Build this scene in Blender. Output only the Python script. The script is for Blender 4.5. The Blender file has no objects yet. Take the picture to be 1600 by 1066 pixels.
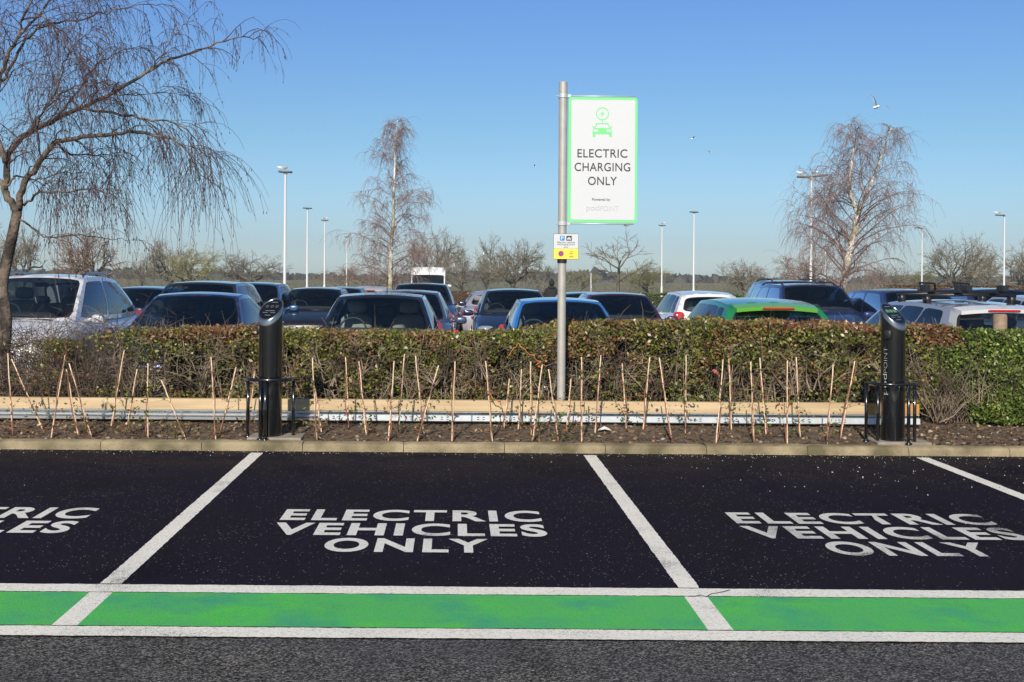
import bpy, bmesh, math, random
import numpy as np
from mathutils import Vector, Matrix, noise as mnoise
R = math.radians
sc = bpy.context.scene
COL = sc.collection

# ------------------------------------------------------------------ camera
F = 1900.0; U0, V0 = 711.0, 431.0; CAMZ = 1.6; ROLL = R(0.42)
cd = bpy.data.cameras.new('camera'); cam = bpy.data.objects.new('camera', cd); COL.objects.link(cam)
cd.sensor_fit = 'HORIZONTAL'; cd.sensor_width = 36; cd.lens = 36*F/1600
cd.shift_x = (800-U0)/1600; cd.shift_y = -(533-V0)/1600
cd.clip_start = .1; cd.clip_end = 5000
_c, _s = math.cos(ROLL), math.sin(ROLL)
cam.matrix_world = Matrix(((_c, -_s, 0, 0), (0, 0, -1, 0), (_s, _c, 0, CAMZ), (0, 0, 0, 1)))
sc.camera = cam

# ------------------------------------------------------------------ light
SUN_EL, SUN_AZ = R(33), R(11)      # azimuth: to the left of straight behind the camera
w = bpy.data.worlds.new('World'); sc.world = w; w.use_nodes = True
nt = w.node_tree; bg = nt.nodes['Background']
sky = nt.nodes.new('ShaderNodeTexSky'); sky.sky_type = 'NISHITA'; sky.sun_disc = False
sky.sun_elevation = SUN_EL; sky.sun_rotation = math.pi + SUN_AZ
sky.air_density = 1.0; sky.dust_density = 0.3; sky.ozone_density = 2.0; sky.altitude = 50
# clear winter air: the sky's own gradient, cooled and deepened with height
tcw = nt.nodes.new('ShaderNodeTexCoord'); sx_ = nt.nodes.new('ShaderNodeSeparateXYZ'); cr_w = nt.nodes.new('ShaderNodeValToRGB')
nt.links.new(tcw.outputs['Generated'], sx_.inputs[0]); nt.links.new(sx_.outputs['Z'], cr_w.inputs[0])
_st = [(0.0, (.70, .96, 1.5)), (.009, (.73, .96, 1.48)), (.029, (.69, .88, 1.33)), (.06, (.74, .92, 1.24)), (.12, (.84, 1.0, 1.165)), (.22, (1.0, 1.055, 1.35)), (.5, (1.0, .98, 1.0)), (1.0, (1.0, .95, .9))]
while len(cr_w.color_ramp.elements) < len(_st): cr_w.color_ramp.elements.new(.5)
for e_, (p_, c_) in zip(cr_w.color_ramp.elements, _st): e_.position = p_; e_.color = (c_[0]/1.5, c_[1]/1.5, c_[2]/1.5, 1)
vm = nt.nodes.new('ShaderNodeVectorMath'); vm.operation = 'MULTIPLY'
hs = nt.nodes.new('ShaderNodeHueSaturation'); hs.inputs['Saturation'].default_value = 1.25
nt.links.new(sky.outputs[0], hs.inputs['Color']); nt.links.new(hs.outputs[0], vm.inputs[0]); nt.links.new(cr_w.outputs[0], vm.inputs[1])
vs_ = nt.nodes.new('ShaderNodeVectorMath'); vs_.operation = 'SCALE'; vs_.inputs['Scale'].default_value = 1.5
nt.links.new(vm.outputs[0], vs_.inputs[0]); nt.links.new(vs_.outputs[0], bg.inputs[0])
bg.inputs[1].default_value = 0.073
sd = bpy.data.lights.new('sun', 'SUN'); sun = bpy.data.objects.new('sun', sd); COL.objects.link(sun)
sd.energy = 5.0; sd.angle = R(.5); sd.color = (1, .92, .79)
tos = Vector((-math.sin(SUN_AZ)*math.cos(SUN_EL), -math.cos(SUN_AZ)*math.cos(SUN_EL), math.sin(SUN_EL)))
sun.rotation_euler = tos.to_track_quat('Z', 'Y').to_euler(); sun.location = (-6, -10, 14)
sc.view_settings.view_transform = 'Standard'; sc.view_settings.look = 'None'
sc.view_settings.exposure = 0.22; sc.view_settings.gamma = 1
sc.render.engine = 'CYCLES'
sc.cycles.max_bounces = 8; sc.cycles.transparent_max_bounces = 24

# ------------------------------------------------------------------ helpers
def P(u, v, Y):
    """the point at depth Y seen at photograph pixel (u, v)"""
    du, dv = u-U0, v-V0
    a = du*_c + dv*_s; b = -du*_s + dv*_c
    return Vector((a*Y/F, Y, CAMZ - b*Y/F))

class MB:
    def __init__(s): s.v = []; s.f = []; s.m = []; s.c = []
    def add(s, vs, fs, m=0):
        o = len(s.v); s.v.extend([tuple(p) for p in vs])
        for f in fs: s.f.append(tuple(i+o for i in f)); s.m.append(m)
    def box(s, c, d, m=0, rot=None):
        vs = []
        for z in (-.5, .5):
            for y in (-.5, .5):
                for x in (-.5, .5):
                    p = Vector((x*d[0], y*d[1], z*d[2]))
                    if rot is not None: p = rot @ p
                    vs.append(p + Vector(c))
        s.add(vs, [(0,2,3,1),(4,5,7,6),(0,1,5,4),(2,6,7,3),(0,4,6,2),(1,3,7,5)], m)
    def rbox(s, c, d, e=.35, m=0, rot=None, n=12):
        """rounded box (superellipsoid) of full size d"""
        def pw(a): return math.copysign(abs(a)**e, a)
        vs = []; h = n//2
        for i in range(h+1):
            la = -math.pi/2 + math.pi*i/h
            for j in range(n):
                lo = 2*math.pi*(j+.5)/n
                p = Vector((pw(math.cos(la))*pw(math.cos(lo))*d[0]/2, pw(math.cos(la))*pw(math.sin(lo))*d[1]/2, pw(math.sin(la))*d[2]/2))
                if rot is not None: p = rot @ p
                vs.append(p + Vector(c))
        fs = [(i*n+j, i*n+(j+1) % n, (i+1)*n+(j+1) % n, (i+1)*n+j) for i in range(h) for j in range(n)]
        s.add(vs, fs, m)
    def tube(s, pts, rad, n=6, m=0, cap=True):
        pts = [Vector(p) for p in pts]; k = len(pts)
        if not hasattr(rad, '__len__'): rad = [rad]*k
        vs = []; a = None
        for i, p in enumerate(pts):
            t = (pts[min(i+1, k-1)] - pts[max(i-1, 0)])
            if t.length < 1e-9: t = Vector((0, 0, 1))
            t.normalize()
            if a is None:
                a = t.orthogonal().normalized()
            else:
                a = a - t*a.dot(t)
                a = a.normalized() if a.length > 1e-6 else t.orthogonal().normalized()
            b = t.cross(a)
            for j in range(n):
                q = 2*math.pi*j/n
                vs.append(p + (a*math.cos(q) + b*math.sin(q))*rad[i])
        fs = [(i*n+j, i*n+(j+1) % n, (i+1)*n+(j+1) % n, (i+1)*n+j) for i in range(k-1) for j in range(n)]
        if cap: fs += [tuple(range(n-1, -1, -1)), tuple(range((k-1)*n, k*n))]
        s.add(vs, fs, m)
    def lathe(s, prof, n=24, c=(0, 0, 0), axis='z', m=0):
        vs = []
        for r, h in prof:
            for j in range(n):
                q = 2*math.pi*j/n; x, y = r*math.cos(q), r*math.sin(q)
                p = (x, y, h) if axis == 'z' else ((h, x, y) if axis == 'x' else (x, h, y))
                vs.append((p[0]+c[0], p[1]+c[1], p[2]+c[2]))
        k = len(prof)
        fs = [(i*n+j, i*n+(j+1) % n, (i+1)*n+(j+1) % n, (i+1)*n+j) for i in range(k-1) for j in range(n)]
        s.add(vs, fs, m)
    def build(s, name, mats, parent=None, smooth=True, weld=False, bevel=0, sharp=None):
        me = bpy.data.meshes.new(name)
        me.from_pydata(s.v, [], s.f); 
        if not isinstance(mats, (list, tuple)): mats = [mats]
        for m_ in mats: me.materials.append(m_)
        me.polygons.foreach_set('material_index', s.m)
        if weld:
            b = bmesh.new(); b.from_mesh(me); bmesh.ops.remove_doubles(b, verts=b.verts, dist=weld if weld is not True else .0008)
            bmesh.ops.recalc_face_normals(b, faces=b.faces); b.to_mesh(me); b.free()
        me.polygons.foreach_set('use_smooth', [bool(smooth)]*len(me.polygons))
        if sharp: me.set_sharp_from_angle(angle=R(sharp))
        me.update()
        o = bpy.data.objects.new(name, me); COL.objects.link(o)
        if parent is not None: o.parent = parent
        if bevel:
            b = o.modifiers.new('bevel', 'BEVEL'); b.width = bevel; b.segments = 2; b.limit_method = 'ANGLE'
        return o

def tag(o, label, cat, group=None, kind=None):
    if label: o['label'] = label
    if cat: o['category'] = cat
    if group: o['group'] = group
    if kind: o['kind'] = kind
    return o
def thing(name, label, cat, loc=(0, 0, 0), rz=0, group=None):
    o = bpy.data.objects.new(name, None); COL.objects.link(o); o.empty_display_size = .2
    o.location = loc; o.rotation_euler = (0, 0, rz)
    return tag(o, label, cat, group)
def struct(o): o['kind'] = 'structure'; return o
def copy_tree(o, parent=None):
    c = o.copy(); COL.objects.link(c); c.parent = parent
    for ch in list(o.children): copy_tree(ch, c)
    return c

# ---- quick mesh from numpy quads (leaves, litter, grit)
def quads_obj(name, verts, nper, mat, cols=None, parent=None):
    n = len(verts)//nper
    me = bpy.data.meshes.new(name)
    me.vertices.add(len(verts)); me.vertices.foreach_set('co', np.asarray(verts, dtype=np.float32).ravel())
    me.loops.add(len(verts)); me.loops.foreach_set('vertex_index', np.arange(len(verts), dtype=np.int32))
    me.polygons.add(n); me.polygons.foreach_set('loop_start', np.arange(0, len(verts), nper, dtype=np.int32))
    me.update(calc_edges=True); me.validate()
    if cols is not None:
        at = me.color_attributes.new('tint', 'FLOAT_COLOR', 'POINT')
        c4 = np.ones((len(verts), 4), dtype=np.float32); c4[:, :3] = np.repeat(cols, nper, axis=0)
        at.data.foreach_set('color', c4.ravel())
    me.materials.append(mat)
    o = bpy.data.objects.new(name, me); COL.objects.link(o)
    if parent is not None: o.parent = parent
    return o
def leaf_quads(centers, size, rng, flat=0.0, aspect=.5):
    """random pointed quads around centres: (n*4,3)"""
    n = len(centers)
    d = rng.normal(size=(n, 3)); d[:, 2] *= (1-flat); d /= np.linalg.norm(d, axis=1)[:, None]
    e = rng.normal(size=(n, 3)); e[:, 2] *= (1-flat)
    e -= d*(e*d).sum(1)[:, None]; e /= np.linalg.norm(e, axis=1)[:, None]
    L = size*(.6+.8*rng.random(n)); W = L*aspect
    d = d*L[:, None]/2; e = e*W[:, None]/2
    v = np.stack([centers-d, centers+e-.1*d, centers+d, centers-e-.1*d], axis=1)
    return v.reshape(-1, 3)

# ------------------------------------------------------------------ materials
def mat(name, col=(.5, .5, .5), rough=.5, metal=0, coat=0, spec=.5, bump=None, var=None):
    """var=(scale, colour2, contrast) noise mix; bump=(scale, strength, distance)"""
    m = bpy.data.materials.new(name); m.use_nodes = True
    n = m.node_tree; p = n.nodes['Principled BSDF']
    p.inputs['Base Color'].default_value = (*col, 1); p.inputs['Roughness'].default_value = rough
    p.inputs['Metallic'].default_value = metal; p.inputs['Coat Weight'].default_value = coat
    p.inputs['Coat Roughness'].default_value = .04
    p.inputs['Specular IOR Level'].default_value = spec
    if var or bump: tc = n.nodes.new('ShaderNodeTexCoord')
    if var:
        t = n.nodes.new('ShaderNodeTexNoise'); t.inputs['Scale'].default_value = var[0]; t.inputs['Detail'].default_value = 6
        r = n.nodes.new('ShaderNodeMapRange'); k = var[2]
        r.inputs[1].default_value = .5-k; r.inputs[2].default_value = .5+k
        x = n.nodes.new('ShaderNodeMix'); x.data_type = 'RGBA'
        x.inputs['A'].default_value = (*col, 1); x.inputs['B'].default_value = (*var[1], 1)
        n.links.new(tc.outputs['Object'], t.inputs['Vector']); n.links.new(t.outputs[0], r.inputs[0])
        n.links.new(r.outputs[0], x.inputs['Factor']); n.links.new(x.outputs['Result'], p.inputs['Base Color'])
    if bump:
        t = n.nodes.new('ShaderNodeTexNoise'); t.inputs['Scale'].default_value = bump[0]; t.inputs['Detail'].default_value = 8
        b = n.nodes.new('ShaderNodeBump'); b.inputs['Strength'].default_value = bump[1]; b.inputs['Distance'].default_value = bump[2]
        n.links.new(tc.outputs['Object'], t.inputs['Vector']); n.links.new(t.outputs[0], b.inputs['Height'])
        n.links.new(b.outputs[0], p.inputs['Normal'])
    return m

def nd(n, t, **kw):
    x = n.nodes.new(t)
    for k, v in kw.items(): setattr(x, k, v)
    return x
def ramp_between(n, src, lo, hi):
    r = nd(n, 'ShaderNodeMapRange'); r.inputs[1].default_value = lo; r.inputs[2].default_value = hi
    n.links.new(src, r.inputs[0]); return r.outputs[0]
def mixc(n, fac, a, b):
    x = nd(n, 'ShaderNodeMix', data_type='RGBA')
    for k, q in (('A', a), ('B', b)):
        if isinstance(q, tuple): x.inputs[k].default_value = (*q, 1)
        else: n.links.new(q, x.inputs[k])
    if isinstance(fac, float): x.inputs['Factor'].default_value = fac
    else: n.links.new(fac, x.inputs['Factor'])
    return x.outputs['Result']
def noise(n, vec, scale, detail=4, rough=.5):
    t = nd(n, 'ShaderNodeTexNoise'); t.inputs['Scale'].default_value = scale; t.inputs['Detail'].default_value = detail
    t.inputs['Roughness'].default_value = rough
    n.links.new(vec, t.inputs['Vector']); return t.outputs[0]
def asphalt(name, dark, light, grain, sparkle, bumpd, blue, sgrain=150, spec=.2, power=1.0, dust=False):
    m = bpy.data.materials.new(name); m.use_nodes = True
    n = m.node_tree; p = n.nodes['Principled BSDF']; p.inputs['Roughness'].default_value = .8
    p.inputs['Specular IOR Level'].default_value = spec
    vec = nd(n, 'ShaderNodeTexCoord').outputs['Object']
    vo = nd(n, 'ShaderNodeTexVoronoi'); vo.inputs['Scale'].default_value = grain; n.links.new(vec, vo.inputs['Vector'])
    sep = nd(n, 'ShaderNodeSeparateColor'); n.links.new(vo.outputs['Color'], sep.inputs[0])
    pw = nd(n, 'ShaderNodeMath', operation='POWER'); pw.inputs[1].default_value = power; n.links.new(sep.outputs[0], pw.inputs[0])
    c = mixc(n, pw.outputs[0], dark, light)
    bf = nd(n, 'ShaderNodeMath', operation='MULTIPLY'); bf.inputs[1].default_value = .55; n.links.new(ramp_between(n, noise(n, vec, .9, 5), .35, .7), bf.inputs[0])
    c = mixc(n, bf.outputs[0], c, blue)
    if dust:
        sp = nd(n, 'ShaderNodeSeparateXYZ'); n.links.new(vec, sp.inputs[0])
        dm = nd(n, 'ShaderNodeMath', operation='MULTIPLY'); n.links.new(ramp_between(n, sp.outputs[1], 9.3, 11.1), dm.inputs[0]); n.links.new(ramp_between(n, noise(n, vec, 2.2, 8, .7), .38, .75), dm.inputs[1])
        c = mixc(n, dm.outputs[0], c, (.040, .033, .023))
    st = nd(n, 'ShaderNodeMath', operation='MULTIPLY'); st.inputs[1].default_value = .5
    mp = nd(n, 'ShaderNodeMapping'); mp.inputs['Scale'].default_value = (.6, .35, 1); n.links.new(vec, mp.inputs[0])
    n.links.new(ramp_between(n, noise(n, mp.outputs[0], 1.6, 9, .62), .54, .70), st.inputs[0])
    c = mixc(n, st.outputs[0], c, tuple(q*.6 for q in dark))      # oil-darkened patches
    # pale stones in the surface
    v2 = nd(n, 'ShaderNodeTexVoronoi'); v2.inputs['Scale'].default_value = sgrain; n.links.new(vec, v2.inputs['Vector'])
    s2 = nd(n, 'ShaderNodeSeparateColor'); n.links.new(v2.outputs['Color'], s2.inputs[0])
    big = ramp_between(n, noise(n, vec, 1.3, 3), .4, .65)
    thr = nd(n, 'ShaderNodeMath', operation='MULTIPLY'); thr.inputs[1].default_value = sparkle; n.links.new(big, thr.inputs[0])
    inv = nd(n, 'ShaderNodeMath', operation='SUBTRACT'); inv.inputs[0].default_value = 1-sparkle*.25; n.links.new(thr.outputs[0], inv.inputs[1])
    gt = nd(n, 'ShaderNodeMath', operation='GREATER_THAN'); n.links.new(s2.outputs[1], gt.inputs[0]); n.links.new(inv.outputs[0], gt.inputs[1])
    c = mixc(n, gt.outputs[0], c, (.30, .28, .26))
    n.links.new(c, p.inputs['Base Color'])
    b = nd(n, 'ShaderNodeBump'); b.inputs['Strength'].default_value = .9; b.inputs['Distance'].default_value = bumpd
    n.links.new(vo.outputs['Distance'], b.inputs['Height']); n.links.new(b.outputs[0], p.inputs['Normal'])
    return m
def paint(name, cols, wear, grain=160, under=(.02, .02, .022), rough=.6):
    """road paint: cols = list of colours mixed by noise, worn through to the asphalt by a fine noise"""
    m = bpy.data.materials.new(name); m.use_nodes = True
    n = m.node_tree; p = n.nodes['Principled BSDF']; p.inputs['Roughness'].default_value = rough
    vec = nd(n, 'ShaderNodeTexCoord').outputs['Object']
    c = cols[0]
    for i, q in enumerate(cols[1:]):
        mp = nd(n, 'ShaderNodeMapping'); mp.inputs['Location'].default_value = (i*7.3, i*3.1, 0); n.links.new(vec, mp.inputs[0])
        c = mixc(n, ramp_between(n, noise(n, mp.outputs[0], 1.7+i*.8, 7, .65), .48, .72), c, q)
    a = noise(n, vec, grain, 4, .7)
    big = noise(n, vec, 2.1, 5)
    ad = nd(n, 'ShaderNodeMath', operation='ADD'); n.links.new(a, ad.inputs[0]); n.links.new(big, ad.inputs[1])
    c = mixc(n, ramp_between(n, ad.outputs[0], 1.22-wear, 1.34-wear), c, under)
    c = mixc(n, ramp_between(n, noise(n, vec, 60, 6), .52, .9), c, (.16, .15, .13))
    vo = nd(n, 'ShaderNodeTexVoronoi'); vo.inputs['Scale'].default_value = 130; n.links.new(vec, vo.inputs['Vector'])
    vm_ = nd(n, 'ShaderNodeMapRange'); vm_.inputs[1].default_value = .0; vm_.inputs[2].default_value = .9; vm_.inputs[3].default_value = 1.1; vm_.inputs[4].default_value = .82
    n.links.new(vo.outputs['Distance'], vm_.inputs[0])
    sc_ = nd(n, 'ShaderNodeVectorMath', operation='SCALE'); n.links.new(c, sc_.inputs[0]); n.links.new(vm_.outputs[0], sc_.inputs['Scale'])
    n.links.new(sc_.outputs[0], p.inputs['Base Color'])
    b = nd(n, 'ShaderNodeBump'); b.inputs['Strength'].default_value = .7; b.inputs['Distance'].default_value = .003
    n.links.new(vo.outputs['Distance'], b.inputs['Height']); n.links.new(b.outputs[0], p.inputs['Normal'])
    return m
def leafmat(name, rough=.38):
    m = bpy.data.materials.new(name); m.use_nodes = True
    n = m.node_tree; p = n.nodes['Principled BSDF']; p.inputs['Roughness'].default_value = rough
    a = nd(n, 'ShaderNodeVertexColor', layer_name='tint'); n.links.new(a.outputs[0], p.inputs['Base Color'])
    tr = nd(n, 'ShaderNodeBsdfTranslucent'); n.links.new(a.outputs[0], tr.inputs[0])
    mx = nd(n, 'ShaderNodeMixShader'); mx.inputs[0].default_value = .22
    n.links.new(p.outputs[0], mx.inputs[1]); n.links.new(tr.outputs[0], mx.inputs[2])
    n.links.new(mx.outputs[0], n.nodes['Material Output'].inputs[0])
    return m
def glassmat(name, tint, refl=1.55):
    m = bpy.data.materials.new(name); m.use_nodes = True; n = m.node_tree
    n.nodes.remove(n.nodes['Principled BSDF'])
    t = nd(n, 'ShaderNodeBsdfTransparent'); t.inputs[0].default_value = (*tint, 1)
    g = nd(n, 'ShaderNodeBsdfGlossy'); g.inputs['Roughness'].default_value = .015
    f = nd(n, 'ShaderNodeFresnel'); f.inputs[0].default_value = refl
    mx = nd(n, 'ShaderNodeMixShader'); n.links.new(f.outputs[0], mx.inputs[0])
    n.links.new(t.outputs[0], mx.inputs[1]); n.links.new(g.outputs[0], mx.inputs[2])
    n.links.new(mx.outputs[0], n.nodes['Material Output'].inputs[0])
    return m

M = {}
M['bay'] = asphalt('bay_asphalt', (.0068, .0058, .0090), (.0180, .0158, .0220), 170, .007, .0015, (.0120, .0092, .0240), 190, .025, 1.0, True)
M['road'] = asphalt('road_asphalt', (.018, .017, .017), (.24, .23, .22), 125, .004, .005, (.055, .055, .07), 120, .05, 2.3)
M['park'] = asphalt('car_park_asphalt', (.03, .03, .032), (.07, .07, .07), 60, .02, .004, (.05, .05, .055))
M['white'] = paint('white_line_paint', [(.77, .745, .68), (.66, .64, .59)], .06)
M['words'] = paint('white_word_paint', [(.70, .685, .65), (.62, .61, .585)], .05)
M['words_worn'] = paint('worn_word_paint', [(.62, .61, .58), (.55, .54, .52)], .15)
M['green'] = paint('green_band_paint', [(.065, .42, .085), (.07, .52, .03), (.03, .30, .17)], .0)
M['kerb'] = mat('kerb_concrete', (.31, .25, .155), .9, bump=(60, 1, .012), var=(3.2, (.115, .095, .05), .13))
M['soil'] = mat('soil', (.062, .043, .027), .95, bump=(45, 1, .03), var=(14, (.14, .10, .065), .12))
M['grass'] = mat('field_grass', (.09, .11, .04), .95, var=(.05, (.13, .12, .06), .2))
M['black'] = mat('black_gloss', (.005, .005, .006), .2, coat=1)
M['blackmatt'] = mat('black_plastic', (.012, .012, .013), .5)
M['rubber'] = mat('rubber', (.015, .015, .015), .85)
M['steel'] = mat('galvanised_steel', (.60, .64, .66), .4, metal=.3, var=(12, (.48, .52, .54), .2))
M['steelshiny'] = mat('shiny_rail_steel', (.66, .68, .69), .3, metal=.6)
M['pole'] = mat('pole_steel', (.46, .44, .40), .5, metal=.25, var=(9, (.38, .365, .34), .2))
M['chrome'] = mat('chrome', (.75, .75, .76), .12, metal=1)
M['ring'] = mat('brushed_ring', (.30, .31, .32), .22, metal=.9)
M['timber'] = mat('timber', (.57, .44, .27), .75, var=(9, (.42, .30, .17), .2), bump=(60, .3, .003))
M['timbernew'] = mat('orange_timber', (.50, .25, .05), .7, var=(12, (.40, .19, .04), .2))
M['cane'] = mat('bamboo_cane', (.72, .585, .40), .6, var=(40, (.58, .37, .24), .12))
M['stem'] = mat('sapling_stem', (.26, .11, .07), .7)
M['twig'] = mat('hedge_twig', (.30, .235, .17), .85, var=(3.5, (.07, .05, .036), .10))
M['leaf'] = leafmat('hedge_leaf')
M['litter'] = leafmat('litter_leaf', .8)
M['bark'] = mat('birch_bark', (.17, .13, .10), .9, var=(5, (.03, .024, .02), .07), bump=(30, 1, .02))
M['bark2'] = mat('birch_white_bark', (.72, .70, .62), .9, var=(2.6, (.20, .17, .08), .12), bump=(20, .5, .02))
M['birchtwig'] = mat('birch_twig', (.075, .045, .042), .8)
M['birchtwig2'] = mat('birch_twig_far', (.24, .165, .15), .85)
M['oak'] = mat('oak_bark', (.12, .105, .075), .9)
M['oaktwig'] = mat('oak_twig', (.185, .16, .112), .9)
M['rusttwig'] = mat('rust_twig', (.25, .165, .115), .9)
M['greentwig'] = mat('green_twig', (.23, .215, .10), .9)
M['signwhite'] = mat('sign_white', (.535, .55, .575), .45)
M['legend'] = mat('panel_legend', (.16, .165, .17), .5)
M['signgreen'] = mat('sign_green', (.16, .62, .22), .45)
M['signtext'] = mat('sign_text', (.03, .03, .035), .6)
M['signgrey'] = mat('sign_grey', (.42, .45, .44), .6)
M['yellow'] = mat('sign_yellow', (.82, .66, .07), .5)
M['blue'] = mat('sign_blue', (.03, .22, .50), .5)
M['violet'] = mat('roundel_blue', (.08, .06, .30), .5)
M['red'] = mat('sign_red', (.55, .05, .05), .5)
M['lampwhite'] = mat('lamp_column', (.58, .59, .60), .5)
M['lampdark'] = mat('lamp_head', (.09, .095, .10), .5)
M['gullwhite'] = mat('gull_white', (.8, .8, .8), .8)
M['gullgrey'] = mat('gull_grey', (.30, .31, .33), .8)
M['cloth'] = mat('dark_cloth', (.012, .012, .014), .9)
M['skin'] = mat('skin', (.5, .32, .24), .6)
M['rope'] = mat('orange_rope', (.50, .17, .055), .8)
M['litterwhite'] = mat('litter_white', (.75, .75, .73), .7)
M['pink'] = mat('litter_pink', (.36, .09, .09), .6)
M['pad'] = mat('concrete_pad', (.27, .24, .20), .9, var=(10, (.17, .14, .11), .2))
M['stump'] = mat('stump_wood', (.30, .22, .16), .9, var=(14, (.2, .14, .1), .2))
M['glass'] = glassmat('car_glass', (.72, .80, .80), 1.9)
M['glassdark'] = glassmat('car_glass_dark', (.54, .62, .66), 2.0)
M['interior'] = mat('car_interior', (.075, .075, .082), .8)
M['seat'] = mat('car_seat', (.17, .17, .185), .85)
M['seatpale'] = mat('car_seat_pale', (.40, .40, .38), .85)
M['lens'] = mat('lamp_lens', (.55, .58, .60), .08, metal=.6, coat=1)
M['taillens'] = mat('tail_lens', (.42, .02, .02), .12, coat=1)
M['plate'] = mat('number_plate', (.72, .72, .68), .5)
M['plateyellow'] = mat('rear_number_plate', (.75, .55, .05), .5)
M['tyre'] = mat('tyre', (.02, .02, .02), .85)
M['trim'] = mat('black_trim', (.01, .01, .011), .4)
for k_ in ('timber', 'timbernew'):
    n_ = M[k_].node_tree; mp_ = n_.nodes.new('ShaderNodeMapping'); mp_.inputs['Scale'].default_value = (.16, 2.5, 2.5)
    tc_ = [q for q in n_.nodes if q.type == 'TEX_COORD'][0]; n_.links.new(tc_.outputs['Object'], mp_.inputs[0])
    for q in n_.nodes:
        if q.type == 'TEX_NOISE': n_.links.new(mp_.outputs[0], q.inputs['Vector'])
_paint = {}
def carpaint(col, metal=.25):
    k = (col, metal)
    if k not in _paint: _paint[k] = mat('car_paint', col, .32, metal=metal, coat=1)
    return _paint[k]

# ------------------------------------------------------------------ text
def text_mesh(name, body, M4, wid, hei, material, parent=None, offset=0.0, extrude=0.0, spacing=1.0):
    """lettering scaled to wid x hei, centred, then placed by M4 (its local xy plane)"""
    c = bpy.data.curves.new(name, 'FONT'); c.body = body; c.offset = offset; c.extrude = extrude
    c.space_character = spacing; c.fill_mode = 'FRONT' if extrude == 0 else 'BOTH'; c.resolution_u = 6
    o = bpy.data.objects.new(name, c); COL.objects.link(o)
    dg = bpy.context.evaluated_depsgraph_get(); dg.update()
    me = bpy.data.meshes.new_from_object(o.evaluated_get(dg))
    bpy.data.objects.remove(o); bpy.data.curves.remove(c)
    co = np.empty(len(me.vertices)*3, dtype=np.float32); me.vertices.foreach_get('co', co); co = co.reshape(-1, 3)
    lo, hi = co.min(0), co.max(0); ctr = (lo+hi)/2
    sx = wid/(hi[0]-lo[0]); sy = hei/(hi[1]-lo[1]) if hei else sx
    co = (co-ctr)*np.array([sx, sy, 1])
    A = np.array(M4); co = co @ A[:3, :3].T + A[:3, 3]
    me.vertices.foreach_set('co', co.astype(np.float32).ravel()); me.update()
    me.materials.clear(); me.materials.append(material); me.name = name
    o = bpy.data.objects.new(name, me); COL.objects.link(o)
    if parent is not None: o.parent = parent
    return o
def flat_poly(mb, pts, y0, y1, m=0):
    """a plate in the xz plane between depths y0 (front) and y1"""
    n = len(pts)
    vs = [(x, y0, z) for x, z in pts] + [(x, y1, z) for x, z in pts]
    mb.add(vs, [tuple(range(n)), tuple(range(2*n-1, n-1, -1))] + [(i, (i+1) % n, n+(i+1) % n, n+i) for i in range(n)], m)
def rrect(cx, cz, wx, wz, r, k=5):
    out = []
    for sx, sz, a0 in ((1, 1, 0), (-1, 1, 90), (-1, -1, 180), (1, -1, 270)):
        for i in range(k+1):
            a = R(a0+90*i/k)
            out.append((cx+sx*(wx/2-r)+r*math.cos(a), cz+sz*(wz/2-r)+r*math.sin(a)))
    return out

# ================================================================== SETTING
def sheet(name, x0, x1, y0, y1, z, m):
    b = MB(); b.add([(x0, y0, z), (x1, y0, z), (x1, y1, z), (x0, y1, z)], [(0, 1, 2, 3)])
    return struct(b.build(name, m, smooth=False))
sheet('field', -500, 500, -60, 590, -.40, M['grass'])
sheet('car_park', -60, 60, 13.2, 90, -.12, M['park'])
sheet('road', -40, 40, -12, 5.36, -.004, M['road'])
sheet('bay_surface', -40, 40, 5.352, 11.02, 0, M['bay'])
# painted markings: butted end to end, all 4 mm above the asphalt
LX = [-1.759+2.975*i for i in range(-4, 6)]; LW = .115
def rows(name, y0, y1, m, z=.004):
    b = MB()
    nx = 1100; xs = np.linspace(-11, 11, nx)
    rng = random.Random(hash(name) % 7 + 3)
    vs = [(x, y0+rng.uniform(0, .006)+.004*mnoise.noise((x*5, y0, 0)), z) for x in xs] + [(x, y1-rng.uniform(0, .006)+.004*mnoise.noise((x*5, y1, 0)), z) for x in xs]
    b.add(vs, [(i, i+1, nx+i+1, nx+i) for i in range(nx-1)])
    return struct(b.build(name, m, smooth=False))
rows('white_edge_line', 5.35, 5.503, M['white'])
rows('white_bay_end_line', 6.092, 6.245, M['white'])
b = MB(); g = MB()
for i, x in enumerate(LX):
    ny = 240; yy = np.linspace(6.256, 10.88, ny); jr = random.Random(i)
    vs = [(x-LW/2+jr.uniform(0, .005)+.003*mnoise.noise((i, y_*6, 0)), y_, .004) for y_ in yy]+[(x+LW/2-jr.uniform(0, .005)+.003*mnoise.noise((i, y_*6, 4)), y_, .004) for y_ in yy]
    b.add(vs, [(k, ny+k, ny+k+1, k+1) for k in range(ny-1)])
    b.add([(x-LW/2, 5.511, .004), (x+LW/2, 5.511, .004), (x+LW/2, 6.085, .004), (x-LW/2, 6.085, .004)], [(0, 1, 2, 3)])
    if i < len(LX)-1:
        x0, x1 = x+LW/2, LX[i+1]-LW/2
        g.add([(x0, 5.511, .004), (x1, 5.511, .004), (x1, 6.085, .004), (x0, 6.085, .004)], [(0, 1, 2, 3)])
struct(b.build('white_bay_lines', M['white'], smooth=False))
struct(g.build('green_band', M['green'], smooth=False))
for k, (cx, wm) in enumerate(((-3.245, 'words'), (-.27, 'words'), (2.705, 'words_worn'))):
    for body, yc, wid, hei in (('ELECTRIC', 8.09, 1.71, .372), ('VEHICLES', 7.642, 1.72, .372), ('ONLY', 7.196, .97, .372)):
        struct(text_mesh('painted_words', body, Matrix.Translation((cx-.005, yc, .004)), wid, hei, M[wm], offset=.032, spacing=1.16))
b = MB()
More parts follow.
